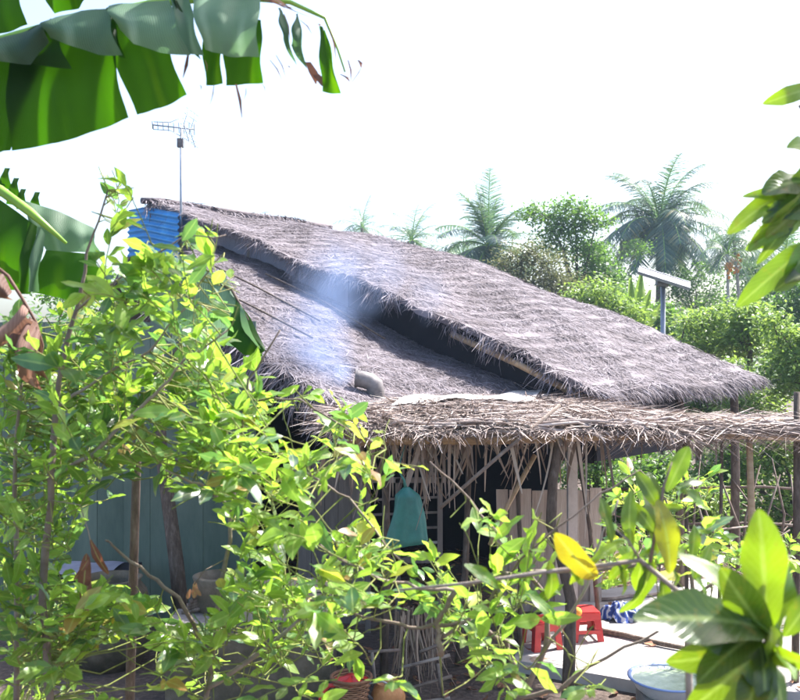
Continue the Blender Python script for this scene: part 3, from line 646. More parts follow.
for (u0,v0,u1,v1) in ((368,652,400,650),(372,652,376,694),(404,690,452,676),(438,664,444,700),(420,652,452,640),(396,706,450,698),(400,668,450,655)):
    b_=MB(); b_.tube([P(u0,v0,6.9),P(u1,v1,6.95)],.014,7); b_.build('stick',M['twig'],t)
# tall bundle of coconut fibre
b_=MB(); hang(b_,.0,.28,7.3,P(0,610,7.3).z,160,(.4,.75),(.008,.02),.12); tag(b_.build('palm_sheath_bundle',M['dry'],None),'bundle of brown stringy palm sheaths hanging above the jug','bundle')
# left: block, slab, table
t=thing('cement_trough','square mossy cement water trough with a worn wooden lid, lower left','trough',(P(240,0,6.6).x,6.7,0))
b_=MB(); x0=P(165,0,6.6).x;x1=P(330,0,6.6).x; 
ztop=P(0,635,6.6).z
b_.box(((x0+x1)/2,6.95,ztop/2),(x1-x0,.7,ztop),r=.5); b_.build('trough_body',M['mossy'],t)
for i in range(3):
    b_=MB(); b_.box((P(189,0,6.6).x,6.72+i*.17,ztop+.022),(.42,.16,.035),Matrix.Rotation(R(2*i-2),3,'Z')); b_.build('lid_board',M['greyboard'],t)
t=thing('wooden_crate','pinkish brown plank crate on the cement trough behind the leaves','crate',(P(280,0,7.0).x,7,ztop))
for i in range(3):
    b_=MB(); b_.box((P(283,0,7.0).x,6.9,ztop+.06+i*.115),(.72,.025,.10)); b_.build('slat',M['plank'],t)
for sx in (-1,1):
    b_=MB(); b_.box((P(283,0,7.0).x+sx*.35,7.06,ztop+.18),(.03,.3,.36)); b_.build('crate_side',M['plank'],t)
t=thing('clay_stove','round grey brown clay stove on the trough by the brown wall post','stove',(P(215,0,7.1).x,7.1,ztop))
b_=MB(); c=Vector((P(218,0,7.1).x,7.15,ztop)); b_.lathe(c,[(.001,0.02),(.17,.0),(.2,.1),(.19,.24),(.21,.30),(.17,.31),(.14,.22),(.001,.2)],24); b_.build('stove_body',M['mossy'],t,True)
b_=MB(); 
for k in range(5): b_.tube([c+Vector((-.26+k*.02,-.15,.04+k*.03)),c+Vector((.05,-.1+.03*k,.12+k*.02))],.022,6)
b_.build('firewood',M['bark'],t)
t=thing('low_table','dark low table with a pale blue cover in front of the teal wall','table',(P(90,0,8.3).x,8.3,0))
zt=P(0,571,8.3).z; xc=P(85,0,8.3).x
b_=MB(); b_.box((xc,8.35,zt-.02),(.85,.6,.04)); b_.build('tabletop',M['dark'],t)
b_=MB(); b_.grid(lambda a,b:Vector((xc-.38+.66*a,8.08+.5*b,zt+.008+.02*abs(math.sin(a*6+b*3)))),14,8,r=.7); b_.build('table_cover',M['gable'],t)
for sx in (-1,1):
    for sy in (-1,1):
        b_=MB(); b_.box((xc+sx*.38,8.35+sy*.25,(zt-.04)/2),(.05,.05,zt-.04)); b_.build('leg',M['greyboard'],t)
c=Vector((P(100,0,8.2).x,8.3,0)); 
b_=MB(); c=Vector((P(112,0,7.8).x,7.75,0)); b_.lathe(c,[(.001,0),(.26,.0),(.34,.18),(.36,.4),(.31,.62),(.25,.70),(.27,.74),(.23,.74),(.2,.68),(.28,.4),(.001,.1)],28)
tag(b_.build('water_jar',M['mossy'],None,True),'dark round water jar standing beside the low table','jar')
# ---------------------------------------------------------------- leaves
def leaf_tpl(shape='oval', detail=1):
    if detail==0:
        v=[(0,0,0),(-.5,.45,.06),(.5,.45,.06),(0,1,0)]
        return np.array(v,float),np.zeros((0,4),int),np.array([(0,2,1),(1,2,3)]),np.array([(0,0),(-1,.45),(1,.45),(0,1)],float)
    ny,nx,pk,ex={'oval':(5,3,.48,.85),'long':(10,5,.60,.62)}[shape]
    v=[(0,0,0)];uv=[(0,0)]; q=[];t=[]
    ys=[(k+1)/(ny+1) for k in range(ny)]
    ys=[.5-.5*math.cos(math.pi*(.06+.94*y)) if shape=='long' else y for y in ys]
    for y in ys:
        g=y/(2*pk) if y<pk else .5+(y-pk)/(2*(1-pk))
        wd=.5*max(.02,math.sin(math.pi*g))**ex
        for k in range(nx):
            sx=2*k/(nx-1)-1; v.append((sx*wd,y,abs(sx)**1.4*.16*wd)); uv.append((sx,y))
    v.append((0,1,0)); uv.append((0,1)); tip=len(v)-1
    for k in range(nx-1): t+=[(0,2+k,1+k),(tip-nx+k,tip-nx+k+1,tip)]
    for i in range(ny-1):
        for k in range(nx-1):
            b=1+nx*i+k; q.append((b,b+1,b+1+nx,b+nx))
    return np.array(v,float),np.array(q,int),np.array(t,int),np.array(uv,float)
class Leaves:
    def __init__(s,shape='oval',detail=1): s.tpl=leaf_tpl(shape,detail); s.p=[];s.d=[];s.u=[];s.L=[];s.w=[];s.r=[];s.c=[]
    def add(s,p,d,u,L,w,r,c=.2): s.p.append(tuple(p));s.d.append(tuple(d));s.u.append(tuple(u));s.L.append(L);s.w.append(w);s.r.append(r);s.c.append(c)
    def into(s,mb):
        if not s.p: return
        v,q,t,uv=s.tpl; n=len(s.p)
        p=np.array(s.p);d=np.array(s.d);u=np.array(s.u);L=np.array(s.L)[:,None];w=np.array(s.w)[:,None];c=np.array(s.c)[:,None]
        d/=np.linalg.norm(d,axis=1,keepdims=True)+1e-9
        x=np.cross(d,u); x/=np.linalg.norm(x,axis=1,keepdims=True)+1e-9; z=np.cross(x,d)
        y=v[None,:,1]; zz=v[None,:,2]*w*1.2 - c*y*y*L + .05*L*np.sin(y*11+w*900+v[None,:,0]*3)*(np.abs(v[None,:,0])*2)**1.5+.02*L*np.sin(y*4+w*500)
        V=p[:,None,:]+x[:,None,:]*(v[None,:,0]*w)[...,None]+d[:,None,:]*((y-.15*c*y*y)*L)[...,None]+z[:,None,:]*zz[...,None]
        k=len(v); base=np.arange(n)[:,None,None]*k
        Q=(q[None]+base).reshape(-1,4) if len(q) else None
        T=(t[None]+base).reshape(-1,3)
        mb.add(V.reshape(-1,3),Q,T,np.tile(uv,(n,1)),np.repeat(np.array(s.r),k))
def rv(s=1): return Vector((random.gauss(0,s),random.gauss(0,s),random.gauss(0,s)))
def sprig(lv, tw, base, d, n, L, ratio, rb=0.0, flat=.5, droop=.2, twr=.0018, rj=.3, spread=.9, okf=None):
    d=Vector(d).normalized(); p=Vector(base); step=L*.28
    if okf and not (okf(p) and okf(p+d*step*n)): return
    side=1; pts=[p.copy()]
    upv=(Vector((0,0,1))+rv(.35)).normalized()
    for i in range(n):
        p=p+d*step; d=(d+rv(.10)+Vector((0,0,-.02))).normalized(); pts.append(p.copy())
        sd=d.cross(upv).normalized(); side=-side
        a=random.uniform(.6,1.2)*spread
        ld=(d*math.cos(a)+sd*side*math.sin(a)+Vector((0,0,random.uniform(-.35,.15)))+rv(.12))
        nn=(upv+rv(flat))
        l=L*random.uniform(.45,1.15)
        r=min(max(rb+random.random()**1.0*rj,0),1)
        lv.add(p+ld.normalized()*.006,ld,nn,l,l*ratio*random.uniform(.85,1.15),r,random.uniform(-.05,droop*2))
    for k in range(2):
        ld=d+rv(.3); l=L*random.uniform(.6,1.0)
        lv.add(p,ld,upv+rv(flat),l,l*ratio,min(max(rb+random.random()*rj,0),1),random.uniform(0,droop*2))
    if tw is not None: tw.tube(pts,[twr*1.5]+[twr]*(len(pts)-1),4,cap=False)
def densify(pts,k=8):
    out=[]
    for a,b in zip(pts[:-1],pts[1:]):
        for i in range(k): out.append(a[0].lerp(b[0],i/k))
    out.append(pts[-1][0]); return out
SKY=[(-50,300),(60,300),(85,230),(105,168),(138,172),(142,220),(170,235),(205,214),(232,228),(238,250),(243,298),(262,345),(275,385),(330,388),(370,405),(400,440),(450,482),(520,508),(600,505),(625,450),(900,440)]
def prune(lv,holes,sky):
    us=[a for a,_ in sky]; vs=[b for _,b in sky]; keep=[]
    for i,p in enumerate(lv.p):
        d=Vector(lv.d[i]).normalized(); q=Vector(p)+d*lv.L[i]*.8; ok=True
        for x in (Vector(p)+d*lv.L[i]*.3,q):
            u=400+F*x.x/x.y; v=350-F*(x.z-CH)/x.y
            if v<np.interp(u,us,vs) : ok=False
            for hx,hy,hw,hh in holes:
                if ((u-hx)/hw)**2+((v-hy)/hh)**2<1 and random.random()<.93: ok=False
        if ok: keep.append(i)
    for k in ('p','d','u','L','w','r','c'):
        a=getattr(lv,k); setattr(lv,k,[a[i] for i in keep])
def shrub(name,label,cat,branches,areas,L=(.07,.1),ratio=.42,mat='leaf',shape='oval',holes=(),n=(4,8),bmat='twig',tmat='greentwig',rmode=None,group=None,maxd=.8,flat=.5,droop=.2,twr=.002,rj=.35,sky=SKY):
    """branches: lists of (u,v,Y,radius); areas: (u0,v0,u1,v1,Y0,Y1,count,rbase)"""
    br=[[ (P(u,v,Y),r_) for (u,v,Y,r_) in b] for b in branches]
    root=br[0][0][0]; t=thing(name,label,cat,(root.x,root.y,0),group)
    sm=[]
    for i,b in enumerate(br):
        m_=MB(); pts=[p for p,_ in b]; 
        # smooth + jitter
        dense=[];rad=[]
        for (a,ra),(c,rc) in zip(b[:-1],b[1:]):
            for k in range(4):
                dense.append(a.lerp(c,k/4)+rv(.004)); rad.append((ra+(rc-ra)*k/4)*random.uniform(.9,1.12))
        dense.append(b[-1][0]);rad.append(b[-1][1])
        m_.tube(dense,rad,7); m_.build('stem' if i==0 else 'branch',M[bmat],t,True); sm+=densify(b)
    arr=np.array([tuple(p) for p in sm])
    lv=Leaves(shape); tw=MB()
    us=[a for a,_ in sky]; vs=[b for _,b in sky]
    def okf(x):
        u=400+F*x.x/x.y; v=350-F*(x.z-CH)/x.y
        return v>np.interp(u,us,vs) and not any(((u-hx)/hw)**2+((v-hy)/hh)**2<.8 for hx,hy,hw,hh in holes)
    for (u0,v0,u1,v1,Y0,Y1,cnt,rb) in areas:
        for _ in range(cnt):
            for tr in range(12):
                # rounded patches rather than rectangles
                a_=random.random()*6.283; r_=math.sqrt(random.random())*1.1
                u=(u0+u1)/2+(u1-u0)/2*r_*math.cos(a_); v=(v0+v1)/2+(v1-v0)/2*r_*math.sin(a_); Y=random.uniform(Y0,Y1)
                if not any(((u-hx)/hw)**2+((v-hy)/hh)**2<1 for hx,hy,hw,hh in holes): break
            else: continue
            p=P(u,v,Y); dist=np.linalg.norm(arr-np.array(p),axis=1); j=int(dist.argmin()); q=sm[j]
            if dist[j]>maxd or not okf(p): continue
            Lm=random.uniform(*L); rb_=min(.8,max(0,rb-.08+random.gauss(0,.17)))
            out=(p-q); out.z+=.15
            if out.length<.05: out=rv(1); out.z=abs(out.z)
            ou=out.normalized()
            if random.random()<.6: ou=(ou+Vector((-.1,-.1,.25))).normalized()
            mid=q.lerp(p,.5)+rv(.03); mid.z-=.04*dist[j]
            tw.tube([q,mid,p],[.0022+.004*min(1,dist[j]),.0018+.002*min(1,dist[j]),twr],5,cap=False)
            sprig(lv,tw,p,ou+rv(.25),random.randint(*n),Lm,ratio,rb_,okf=okf,flat=flat,droop=droop,twr=twr,rj=rj)
            if dist[j]>.25 and random.random()<.7:
                sprig(lv,tw,mid,ou+rv(.7),random.randint(n[0]-1,n[1]-2),Lm,ratio,rb_,okf=okf,flat=flat,droop=droop,twr=twr,rj=rj)
    if tw.n: tw.build('twigs',M[tmat],t)
    prune(lv,holes,sky)
    old=Leaves(shape); young=Leaves(shape)
    for i in range(len(lv.p)):
        dst=old if (lv.r[i]<.18 or random.random()<.12) else young
        r_=random.random() if dst is old else lv.r[i]
        dst.add(lv.p[i],lv.d[i],lv.u[i],lv.L[i],lv.w[i],r_,lv.c[i])
    c=MB(); young.into(c); c.build('foliage',M[mat],t,True)
    c=MB(); old.into(c); c.build('old_leaves',M['leafcool'],t,True)
    return t

H=[(296,422,26,18),(336,505,22,26),(300,560,18,16),(470,485,62,26),(560,475,50,44),(470,560,20,30),(150,540,72,48),(118,668,40,26),(190,585,30,30),(405,515,30,34),(95,560,22,16),(380,640,26,26),(430,665,30,22),(240,655,16,16)]
# A: tall left shrub
shrub('citrus_shrub','tall slender shrub at far left with a dark thin stem and mixed green leaves','shrub',
 [[(58,1150,3.2,.020),(54,900,3.2,.019),(50,700,3.2,.0155),(43,600,3.2,.014),(50,500,3.2,.0125),(56,400,3.2,.010),(72,320,3.2,.008),(88,255,3.2,.005),(108,190,3.2,.003)],
  [(48,478,3.2,.008),(90,455,3.15,.007),(150,400,3.1,.006),(175,372,3.05,.005),(228,330,3.0,.003)],
  [(55,410,3.2,.007),(90,385,3.2,.006),(150,352,3.2,.004),(190,300,3.2,.003),(215,262,3.1,.002)],
  [(15,760,3.4,.012),(18,560,3.4,.010),(15,440,3.4,.007),(28,330,3.4,.004)],
  [(75,310,3.2,.005),(130,270,3.1,.004),(180,238,3.0,.003),(226,235,3.0,.002)]],
 [(100,178,135,205,3.15,3.25,8,.55),(110,215,150,240,3.15,3.25,4,.4),(235,255,262,275,3.0,3.2,5,.6),(105,240,240,330,2.9,3.3,34,.35),(0,320,75,430,3.2,4.0,28,.12),(60,290,270,420,2.9,3.9,50,.2),(0,370,140,500,3.0,4.1,78,.25),
  (0,480,90,700,3.0,4.2,104,.3),(55,590,160,700,3.0,3.6,50,.5),(120,390,270,480,2.9,3.6,26,.35)],
 L=(.07,.135),ratio=.40,holes=H)
# B: middle-left shrub
shrub('citrus_shrub','sunlit yellow-green shrub with a pale thin stem in front of the mossy trough','shrub',
 [[(200,1150,3.4,.015),(207,700,3.4,.0105),(218,600,3.4,.009),(232,520,3.4,.008),(240,440,3.4,.006),(248,380,3.35,.004),(280,330,3.3,.003)],
  [(205,650,3.4,.008),(178,598,3.3,.0075),(150,575,3.3,.006),(112,545,3.2,.004),(105,540,3.2,.003)],
  [(208,690,3.4,.010),(250,660,3.3,.009),(300,620,3.2,.006),(330,590,3.1,.004)],
  [(235,510,3.4,.006),(200,485,3.3,.005),(165,470,3.2,.003)],
  [(240,470,3.4,.006),(300,470,3.2,.005),(350,500,3.1,.004),(400,560,3.0,.003)],
  [(245,400,3.35,.004),(300,400,3.2,.004),(350,430,3.1,.003),(385,450,3.1,.002)]],
 [(190,400,330,520,2.9,3.7,27,.42),(250,390,400,460,2.9,3.4,20,.55),(220,500,370,620,2.9,3.6,27,.5),(150,560,230,700,3.2,3.7,22,.35),(210,600,340,700,3.1,3.7,42,.35),(330,470,400,620,2.8,3.3,22,.5),(170,470,240,510,3.1,3.4,10,.4)],
 L=(.08,.145),ratio=.38,holes=H)
# C: centre shrub with crossing branches
shrub('citrus_shrub','loose centre shrub with crossing pale branches and lime-yellow leaves before the awning post','shrub',
 [[(505,1100,3.1,.016),(512,760,3.1,.013),(520,700,3.1,.011),(545,648,3.1,.009),(548,600,3.1,.008),(520,560,3.05,.006),(470,500,3.0,.004),(430,462,2.95,.003)],
  [(520,690,3.1,.009),(505,640,3.05,.008),(470,622,3.0,.0075),(420,628,3.0,.006),(375,620,3.0,.005),(310,600,3.0,.003)],
  [(440,655,3.0,.010),(437,625,3.0,.0095),(455,590,2.95,.009),(500,573,2.9,.008),(570,570,2.85,.007),(640,566,2.8,.006),(700,560,2.8,.004)],
  [(455,590,2.95,.006),(420,588,2.95,.006),(370,575,2.95,.005),(320,545,2.95,.004)],
  [(515,700,3.1,.008),(560,690,3.0,.008),(590,665,2.95,.006),(660,630,2.9,.004),(700,618,2.9,.003)],
  [(545,650,3.1,.006),(580,600,3.0,.005),(600,540,3.0,.004),(618,500,3.0,.003)],
  [(440,640,3.0,.006),(490,600,2.95,.006),(520,560,2.9,.004),(590,500,2.9,.003),(640,470,2.9,.0025)]],
 [(420,515,560,560,2.8,3.2,18,.55),(330,560,520,640,2.8,3.2,26,.6),(440,590,550,690,2.85,3.2,14,.35),(500,520,590,560,2.8,3.1,5,.5),(590,560,700,620,2.7,3.0,5,.45),(470,620,650,700,2.8,3.2,14,.5),(300,620,420,700,2.8,3.1,4,.5)],
 L=(.09,.15),ratio=.36,holes=H+[(545,640,24,22),(590,640,50,22),(640,640,60,25)])
# D: near broad-leaved plants lower right
def place_leaves(t,mat,items,shape='long',ratio=.36,seg=(.012,.004),name='foliage'):
    """items: (base u,v,Y, tip u,v,Y, width ratio, rnd, curve)"""
    lv=Leaves(shape); 
    for it in items:
        (u0,v0,Y0,u1,v1,Y1,rt,r,c)=it; rt*=random.uniform(.72,.95); u0+=random.uniform(-7,7); v0+=random.uniform(-16,14); c=c+random.uniform(0,.45); u1=u0+(u1-u0)*.92; v1=v0+(v1-v0)*.88; a=P(u0,v0,Y0);b=P(u1,v1,Y1); d=b-a; L=d.length
        up=Vector((random.uniform(-.9,.9),-1,random.uniform(-.1,1.3)))
        lv.add(a,d,up,L,L*rt,r,c)
    m_=MB(); lv.into(m_); return m_.build(name,M[mat],t,True)
t=thing('broadleaf_plant','close broad-leaved sapling at lower right with big glossy dark green leaves','sapling',(P(705,0,1.7).x,1.7,0))
st_=MB(); st_.tube([P(772,1500,1.7),P(766,900,1.7),P(763,700,1.7),P(764,650,1.7),P(770,625,1.7)],[.014,.009,.006,.005,.003],8); st_.build('stem',M['twig'],t,True)
it=[(764,634,1.7,672,583,1.55,.42,.33,.35),(772,640,1.7,764,496,1.65,.38,.78,.1),(778,640,1.7,806,520,1.7,.42,.5,.15),(775,640,1.7,740,535,1.65,.36,.68,.2),(770,630,1.7,730,585,1.6,.5,.3,.2),(780,640,1.7,822,585,1.65,.5,.4,.2),
    (762,636,1.7,706,652,1.6,.5,.12,.4),(762,640,1.7,702,684,1.6,.5,.08,.5),(763,645,1.7,716,702,1.6,.5,.10,.5),(764,650,1.7,742,710,1.6,.55,.06,.3),(764,640,1.7,718,622,1.6,.45,.15,.2),(765,645,1.7,806,672,1.6,.36,.85,.3),(764,660,1.7,796,640,1.6,.45,.1,.3),
    (765,665,1.7,806,698,1.6,.4,.3,.3),(764,650,1.7,780,705,1.6,.5,.12,.2),(768,632,1.7,796,575,1.75,.5,.1,.2),(766,640,1.7,744,560,1.75,.4,.15,.2),(770,655,1.7,812,648,1.6,.34,.55,.3)]
place_leaves(t,'leafbig',it)
# left-over orange / yellow hanging leaves on the long branch
t=thing('broadleaf_plant','low leafy spray with orange and yellow turning leaves on the long branch, centre right','sapling',(P(560,0,2.2).x,2.2,0))
st_=MB(); st_.tube([P(690,1300,2.2),P(690,760,2.2),P(688,600,2.2),P(640,560,2.2),P(600,566,2.2),P(545,572,2.2),P(470,583,2.3),P(400,590,2.4)],[.012,.010,.008,.0065,.006,.005,.004,.003],8); st_.build('stem',M['twig'],t,True)
st_=MB(); st_.tube([P(650,562,2.2),P(658,520,2.2),P(664,485,2.2),P(672,462,2.2)],[.005,.004,.0035,.002],7); st_.build('branch',M['twig'],t,True)
st_=MB(); st_.tube([P(640,560,2.2),P(628,540,2.2),P(616,530,2.2)],[.004,.003,.002],7); st_.build('branch',M['twig'],t,True)
place_leaves(t,'leafbig',[(594,566,2.2,556,545,2.1,.42,1.0,.1),(590,568,2.2,628,533,2.2,.30,.86,.1),(600,568,2.2,560,580,2.2,.30,.9,.2),(560,571,2.2,596,590,2.2,.3,.82,.2),(640,562,2.2,600,580,2.2,.3,.72,.2),
 (664,566,2.2,668,494,2.15,.36,.93,.05),(652,545,2.2,657,460,2.2,.32,.08,.1),(615,545,2.2,604,490,2.2,.38,.3,.1),(629,550,2.2,621,484,2.2,.36,.45,.1),(668,482,2.2,690,438,2.2,.42,.66,.1),(674,486,2.2,716,500,2.2,.40,.62,.2),(670,488,2.2,704,468,2.2,.36,.25,.2),
 (658,505,2.2,637,466,2.2,.4,.1,.2),(652,530,2.2,632,500,2.2,.4,.2,.2),(690,568,2.2,700,520,2.2,.4,.5,.1),(700,600,2.2,692,556,2.2,.35,.65,.1),(655,566,2.2,643,645,2.2,.34,.12,.5),(650,566,2.2,630,604,2.2,.4,.25,.4),(660,590,2.2,680,632,2.2,.5,.03,.5),(545,572,2.2,560,612,2.2,.45,.2,.4),(620,564,2.2,640,600,2.2,.4,.15,.4),(500,580,2.25,478,560,2.2,.4,.6,.2),(676,570,2.2,690,600,2.2,.4,.1,.3),(700,575,2.2,716,540,2.2,.32,.7,.1),
 (640,560,2.2,672,545,2.2,.36,.45,.2),(662,520,2.2,690,512,2.2,.36,.3,.2)])
# right middle yellow-green sprays behind the broad leaves
shrub('citrus_shrub','bright leafy shrub in the sun behind the broad-leaved sapling, right side','shrub',
 [[(700,1000,4.2,.014),(700,640,4.2,.010),(690,560,4.2,.008),(665,500,4.2,.005),(640,470,4.2,.003)],
  [(695,600,4.2,.008),(740,560,4.2,.006),(790,530,4.2,.004)],[(690,560,4.2,.006),(640,540,4.2,.005),(600,545,4.2,.003)]],
 [(610,500,720,570,3.8,4.6,20,.5),(690,540,800,600,3.8,4.6,18,.5),(600,530,660,590,3.8,4.5,10,.6)],L=(.07,.11),ratio=.38,holes=[(640,640,60,25)],group=None)
# dry hanging leaves and little dead leaves
t=thing('dead_leaf_cluster','curled reddish brown dead leaves hanging near the dark table','dead leaves',tuple(P(85,560,3.1)))
place_leaves(t,'leafbrown',[(92,548,3.1,84,600,3.05,.38,.2,.1),(90,552,3.1,76,585,3.05,.3,.4,.3),(86,585,3.1,78,615,3.05,.45,.3,.2),(86,590,3.1,90,612,3.05,.35,.6,.2),(90,550,3.1,100,580,3.05,.25,.1,.3)],name='leaves')
m_=MB(); m_.tube([P(92,548,3.1),P(88,530,3.12),P(80,505,3.15),P(50,500,3.2)],.002,5); m_.build('stalk',M['twig'],t)
t=thing('dead_leaf_cluster','small orange dead leaves on a thin stalk above the mossy trough','dead leaves',tuple(P(192,590,3.3)))
place_leaves(t,'leafbrown',[(193,585,3.3,186,602,3.3,.4,.9,.1),(194,585,3.3,195,602,3.3,.4,1.0,.1),(194,584,3.3,202,598,3.3,.4,.9,.1)],name='leaves')
m_=MB(); m_.tube([P(194,585,3.3),P(205,570,3.3),P(224,560,3.4)],.002,5); m_.build('stalk',M['twig'],t)

# E: right-edge mango-like tree branch
t=thing('mango_tree','near tree at the right edge with long drooping bright green leaves','tree',(P(880,0,2.4).x,2.4,0))
m_=MB(); m_.tube([P(885,1250,2.4),P(880,700,2.4),P(870,300,2.4),P(860,120,2.4),P(850,-60,2.4)],[.05,.045,.035,.025,.015],9); m_.build('trunk',M['bark'],t,True)
for b in ([(868,300,2.4),(830,230,2.35),(806,200,2.3),(795,185,2.3)],[(865,180,2.4),(830,150,2.35),(800,105,2.3)]):
    m_=MB(); m_.tube([P(*x) for x in b],[.014,.010,.006,.004][:len(b)],7); m_.build('branch',M['twig'],t,True)
it=[]
for (u0,v0,u1,v1,r,wd) in ((800,190,734,214,.80,.30),(804,182,781,166,.15,.6),(806,190,776,208,.12,.40),(806,200,760,228,.78,.34),(800,184,762,182,.72,.28),(798,196,773,256,.10,.24),(808,212,778,256,.74,.40),(812,256,748,288,.55,.28),(815,240,790,296,.25,.4),
      (806,205,788,240,.82,.5),(815,215,783,205,.7,.34),(818,180,790,196,.66,.3),(815,98,786,94,.72,.4),(816,150,794,138,.75,.4),(830,270,796,262,.2,.4),(828,150,806,200,.5,.3),(822,230,794,274,.65,.34)):
    it.append((u0,v0,2.3,u1,v1,2.2,wd,r,.2))
place_leaves(t,'leafbig',it,name='crown')

# ---------------------------------------------------------------- banana plants
def lamina(mb, top, bot, nu=24, nv=10, bulge=.05, rip=.012, r=.5, us=1.0):
    """blade between an upper and a lower edge given as (u,v,Y) polylines"""
    def samp(pl,f):
        k=f*(len(pl)-1); i=min(int(k),len(pl)-2); return P(*pl[i]).lerp(P(*pl[i+1]),k-i)
    def fn(a,b):
        p=samp(top,a).lerp(samp(bot,a),b)
        p.y-=bulge*math.sin(math.pi*b)+rip*.4*math.sin(a*19*us+b*2)+.12*bulge*math.sin(a*7); p.x+=.004*math.sin(b*9+a*5)
        return p
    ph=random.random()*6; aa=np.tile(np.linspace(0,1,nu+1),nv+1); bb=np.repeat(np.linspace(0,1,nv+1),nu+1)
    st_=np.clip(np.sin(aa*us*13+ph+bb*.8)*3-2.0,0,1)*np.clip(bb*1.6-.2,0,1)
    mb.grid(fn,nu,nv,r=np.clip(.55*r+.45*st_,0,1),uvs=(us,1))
t=thing('banana_plant','banana plant whose torn green leaf droops across the top left corner','banana plant',(-2.3,3.0,0))
Yb=3.0
m_=MB(); m_.tube([(-2.3,3.05,0),(-2.28,3.05,1.5),(-2.22,3.03,3.0),(-2.0,3.0,3.75)],[.13,.11,.08,.05],14); m_.build('stem',M['bananarib'],t,True)
m_=MB(); m_.tube([Vector((-2.05,3.0,3.55)),P(-60,60,Yb),P(0,42,Yb),P(60,24,Yb),P(150,4,Yb),P(230,-4,Yb),P(290,2,Yb),P(325,18,Yb),P(338,50,Yb),P(345,72,Yb)],[.03,.022,.020,.018,.014,.011,.008,.006,.004,.003],9); m_.build('midrib',M['bananarib'],t,True)
m_=MB()   # far half hanging down in green panels
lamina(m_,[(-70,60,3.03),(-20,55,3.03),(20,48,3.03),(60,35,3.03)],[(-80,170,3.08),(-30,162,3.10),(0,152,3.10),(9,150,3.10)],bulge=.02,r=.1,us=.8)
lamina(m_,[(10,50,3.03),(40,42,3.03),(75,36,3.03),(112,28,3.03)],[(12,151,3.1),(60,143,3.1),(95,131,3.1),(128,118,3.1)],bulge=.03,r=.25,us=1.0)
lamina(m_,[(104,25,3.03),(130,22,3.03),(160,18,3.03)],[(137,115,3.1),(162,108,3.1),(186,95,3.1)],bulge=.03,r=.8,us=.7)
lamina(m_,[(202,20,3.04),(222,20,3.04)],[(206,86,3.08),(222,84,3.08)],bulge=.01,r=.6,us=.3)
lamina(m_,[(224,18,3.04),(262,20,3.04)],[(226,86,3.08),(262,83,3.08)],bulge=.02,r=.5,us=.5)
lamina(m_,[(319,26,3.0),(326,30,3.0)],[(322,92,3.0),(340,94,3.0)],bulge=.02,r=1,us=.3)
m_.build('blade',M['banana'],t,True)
m_=MB()   # near half folded over, waxy side to the camera
lamina(m_,[(-70,48,2.98),(0,38,2.98),(55,20,2.98)],[(-80,80,2.92),(0,62,2.90),(30,64,2.9),(48,42,2.92)],bulge=.05,r=.2,us=.8)
lamina(m_,[(45,22,2.97),(80,10,2.97),(110,8,2.97)],[(50,38,2.9),(72,46,2.88),(98,54,2.88),(122,56,2.9)],bulge=.05,r=.45,us=.6)
lamina(m_,[(108,6,2.97),(140,2,2.97),(170,0,2.97)],[(120,30,2.9),(135,44,2.88),(160,52,2.88),(190,56,2.9)],bulge=.05,r=.75,us=.6)
lamina(m_,[(170,-2,2.97),(190,-2,2.97)],[(182,52,2.9),(203,56,2.9)],bulge=.03,r=.5,us=.4)
lamina(m_,[(192,-4,2.97),(225,-4,2.97),(262,0,2.97)],[(205,50,2.9),(228,56,2.88),(258,57,2.88)],bulge=.05,r=.85,us=.8)
lamina(m_,[(278,8,2.97),(283,10,2.97)],[(283,40,2.95),(296,66,2.95)],bulge=.02,r=.1,us=.2)
lamina(m_,[(296,14,2.97),(299,15,2.97)],[(291,46,2.95),(306,69,2.95)],bulge=.02,r=.1,us=.2)
m_.build('folded_blade',M['bananapale'],t,True)
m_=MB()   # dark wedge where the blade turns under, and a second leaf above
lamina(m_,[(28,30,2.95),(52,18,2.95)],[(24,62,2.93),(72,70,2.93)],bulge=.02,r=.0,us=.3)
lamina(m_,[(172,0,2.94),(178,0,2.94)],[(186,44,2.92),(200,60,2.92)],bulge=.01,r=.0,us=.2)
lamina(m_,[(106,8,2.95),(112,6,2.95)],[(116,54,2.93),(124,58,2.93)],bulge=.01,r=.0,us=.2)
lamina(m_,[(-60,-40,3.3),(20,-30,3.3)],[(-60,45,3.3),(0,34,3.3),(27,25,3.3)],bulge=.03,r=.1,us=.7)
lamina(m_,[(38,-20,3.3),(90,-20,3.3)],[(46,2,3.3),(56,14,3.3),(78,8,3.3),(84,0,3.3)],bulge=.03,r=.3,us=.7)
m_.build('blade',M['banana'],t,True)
m_=MB()   # leaf strips added above the frame, unseen, to cast shade stripes below
for k,(a0,a1) in enumerate(((-1.5,-1.28),(-1.24,-1.05),(-1.0,-.72),(-.69,-.55),(-.5,-.30),(-.27,-.05),(.0,.12))):
    def up_(a,b,a0=a0,a1=a1): x=a0+(a1-a0)*a; return Vector((x+.12*b,3.15+.42*b,4.55+.04*math.sin(x*3)-.25*abs(b-.45)+.02*math.sin(a*9)))
    m_.grid(up_,8,6,r=random.random(),uvs=(.4,1))
m_.build('blade',M['banana'],t,True)
m_=MB(); m_.tube([(-2.0,3.1,4.0),(-1.5,3.3,4.5),(-.6,3.34,4.62),(.3,3.36,4.45)],[.03,.02,.015,.006],8); m_.build('midrib',M['bananarib'],t)  # midrib added to carry the unseen shading strips
m_=MB()   # dry torn ends and threads
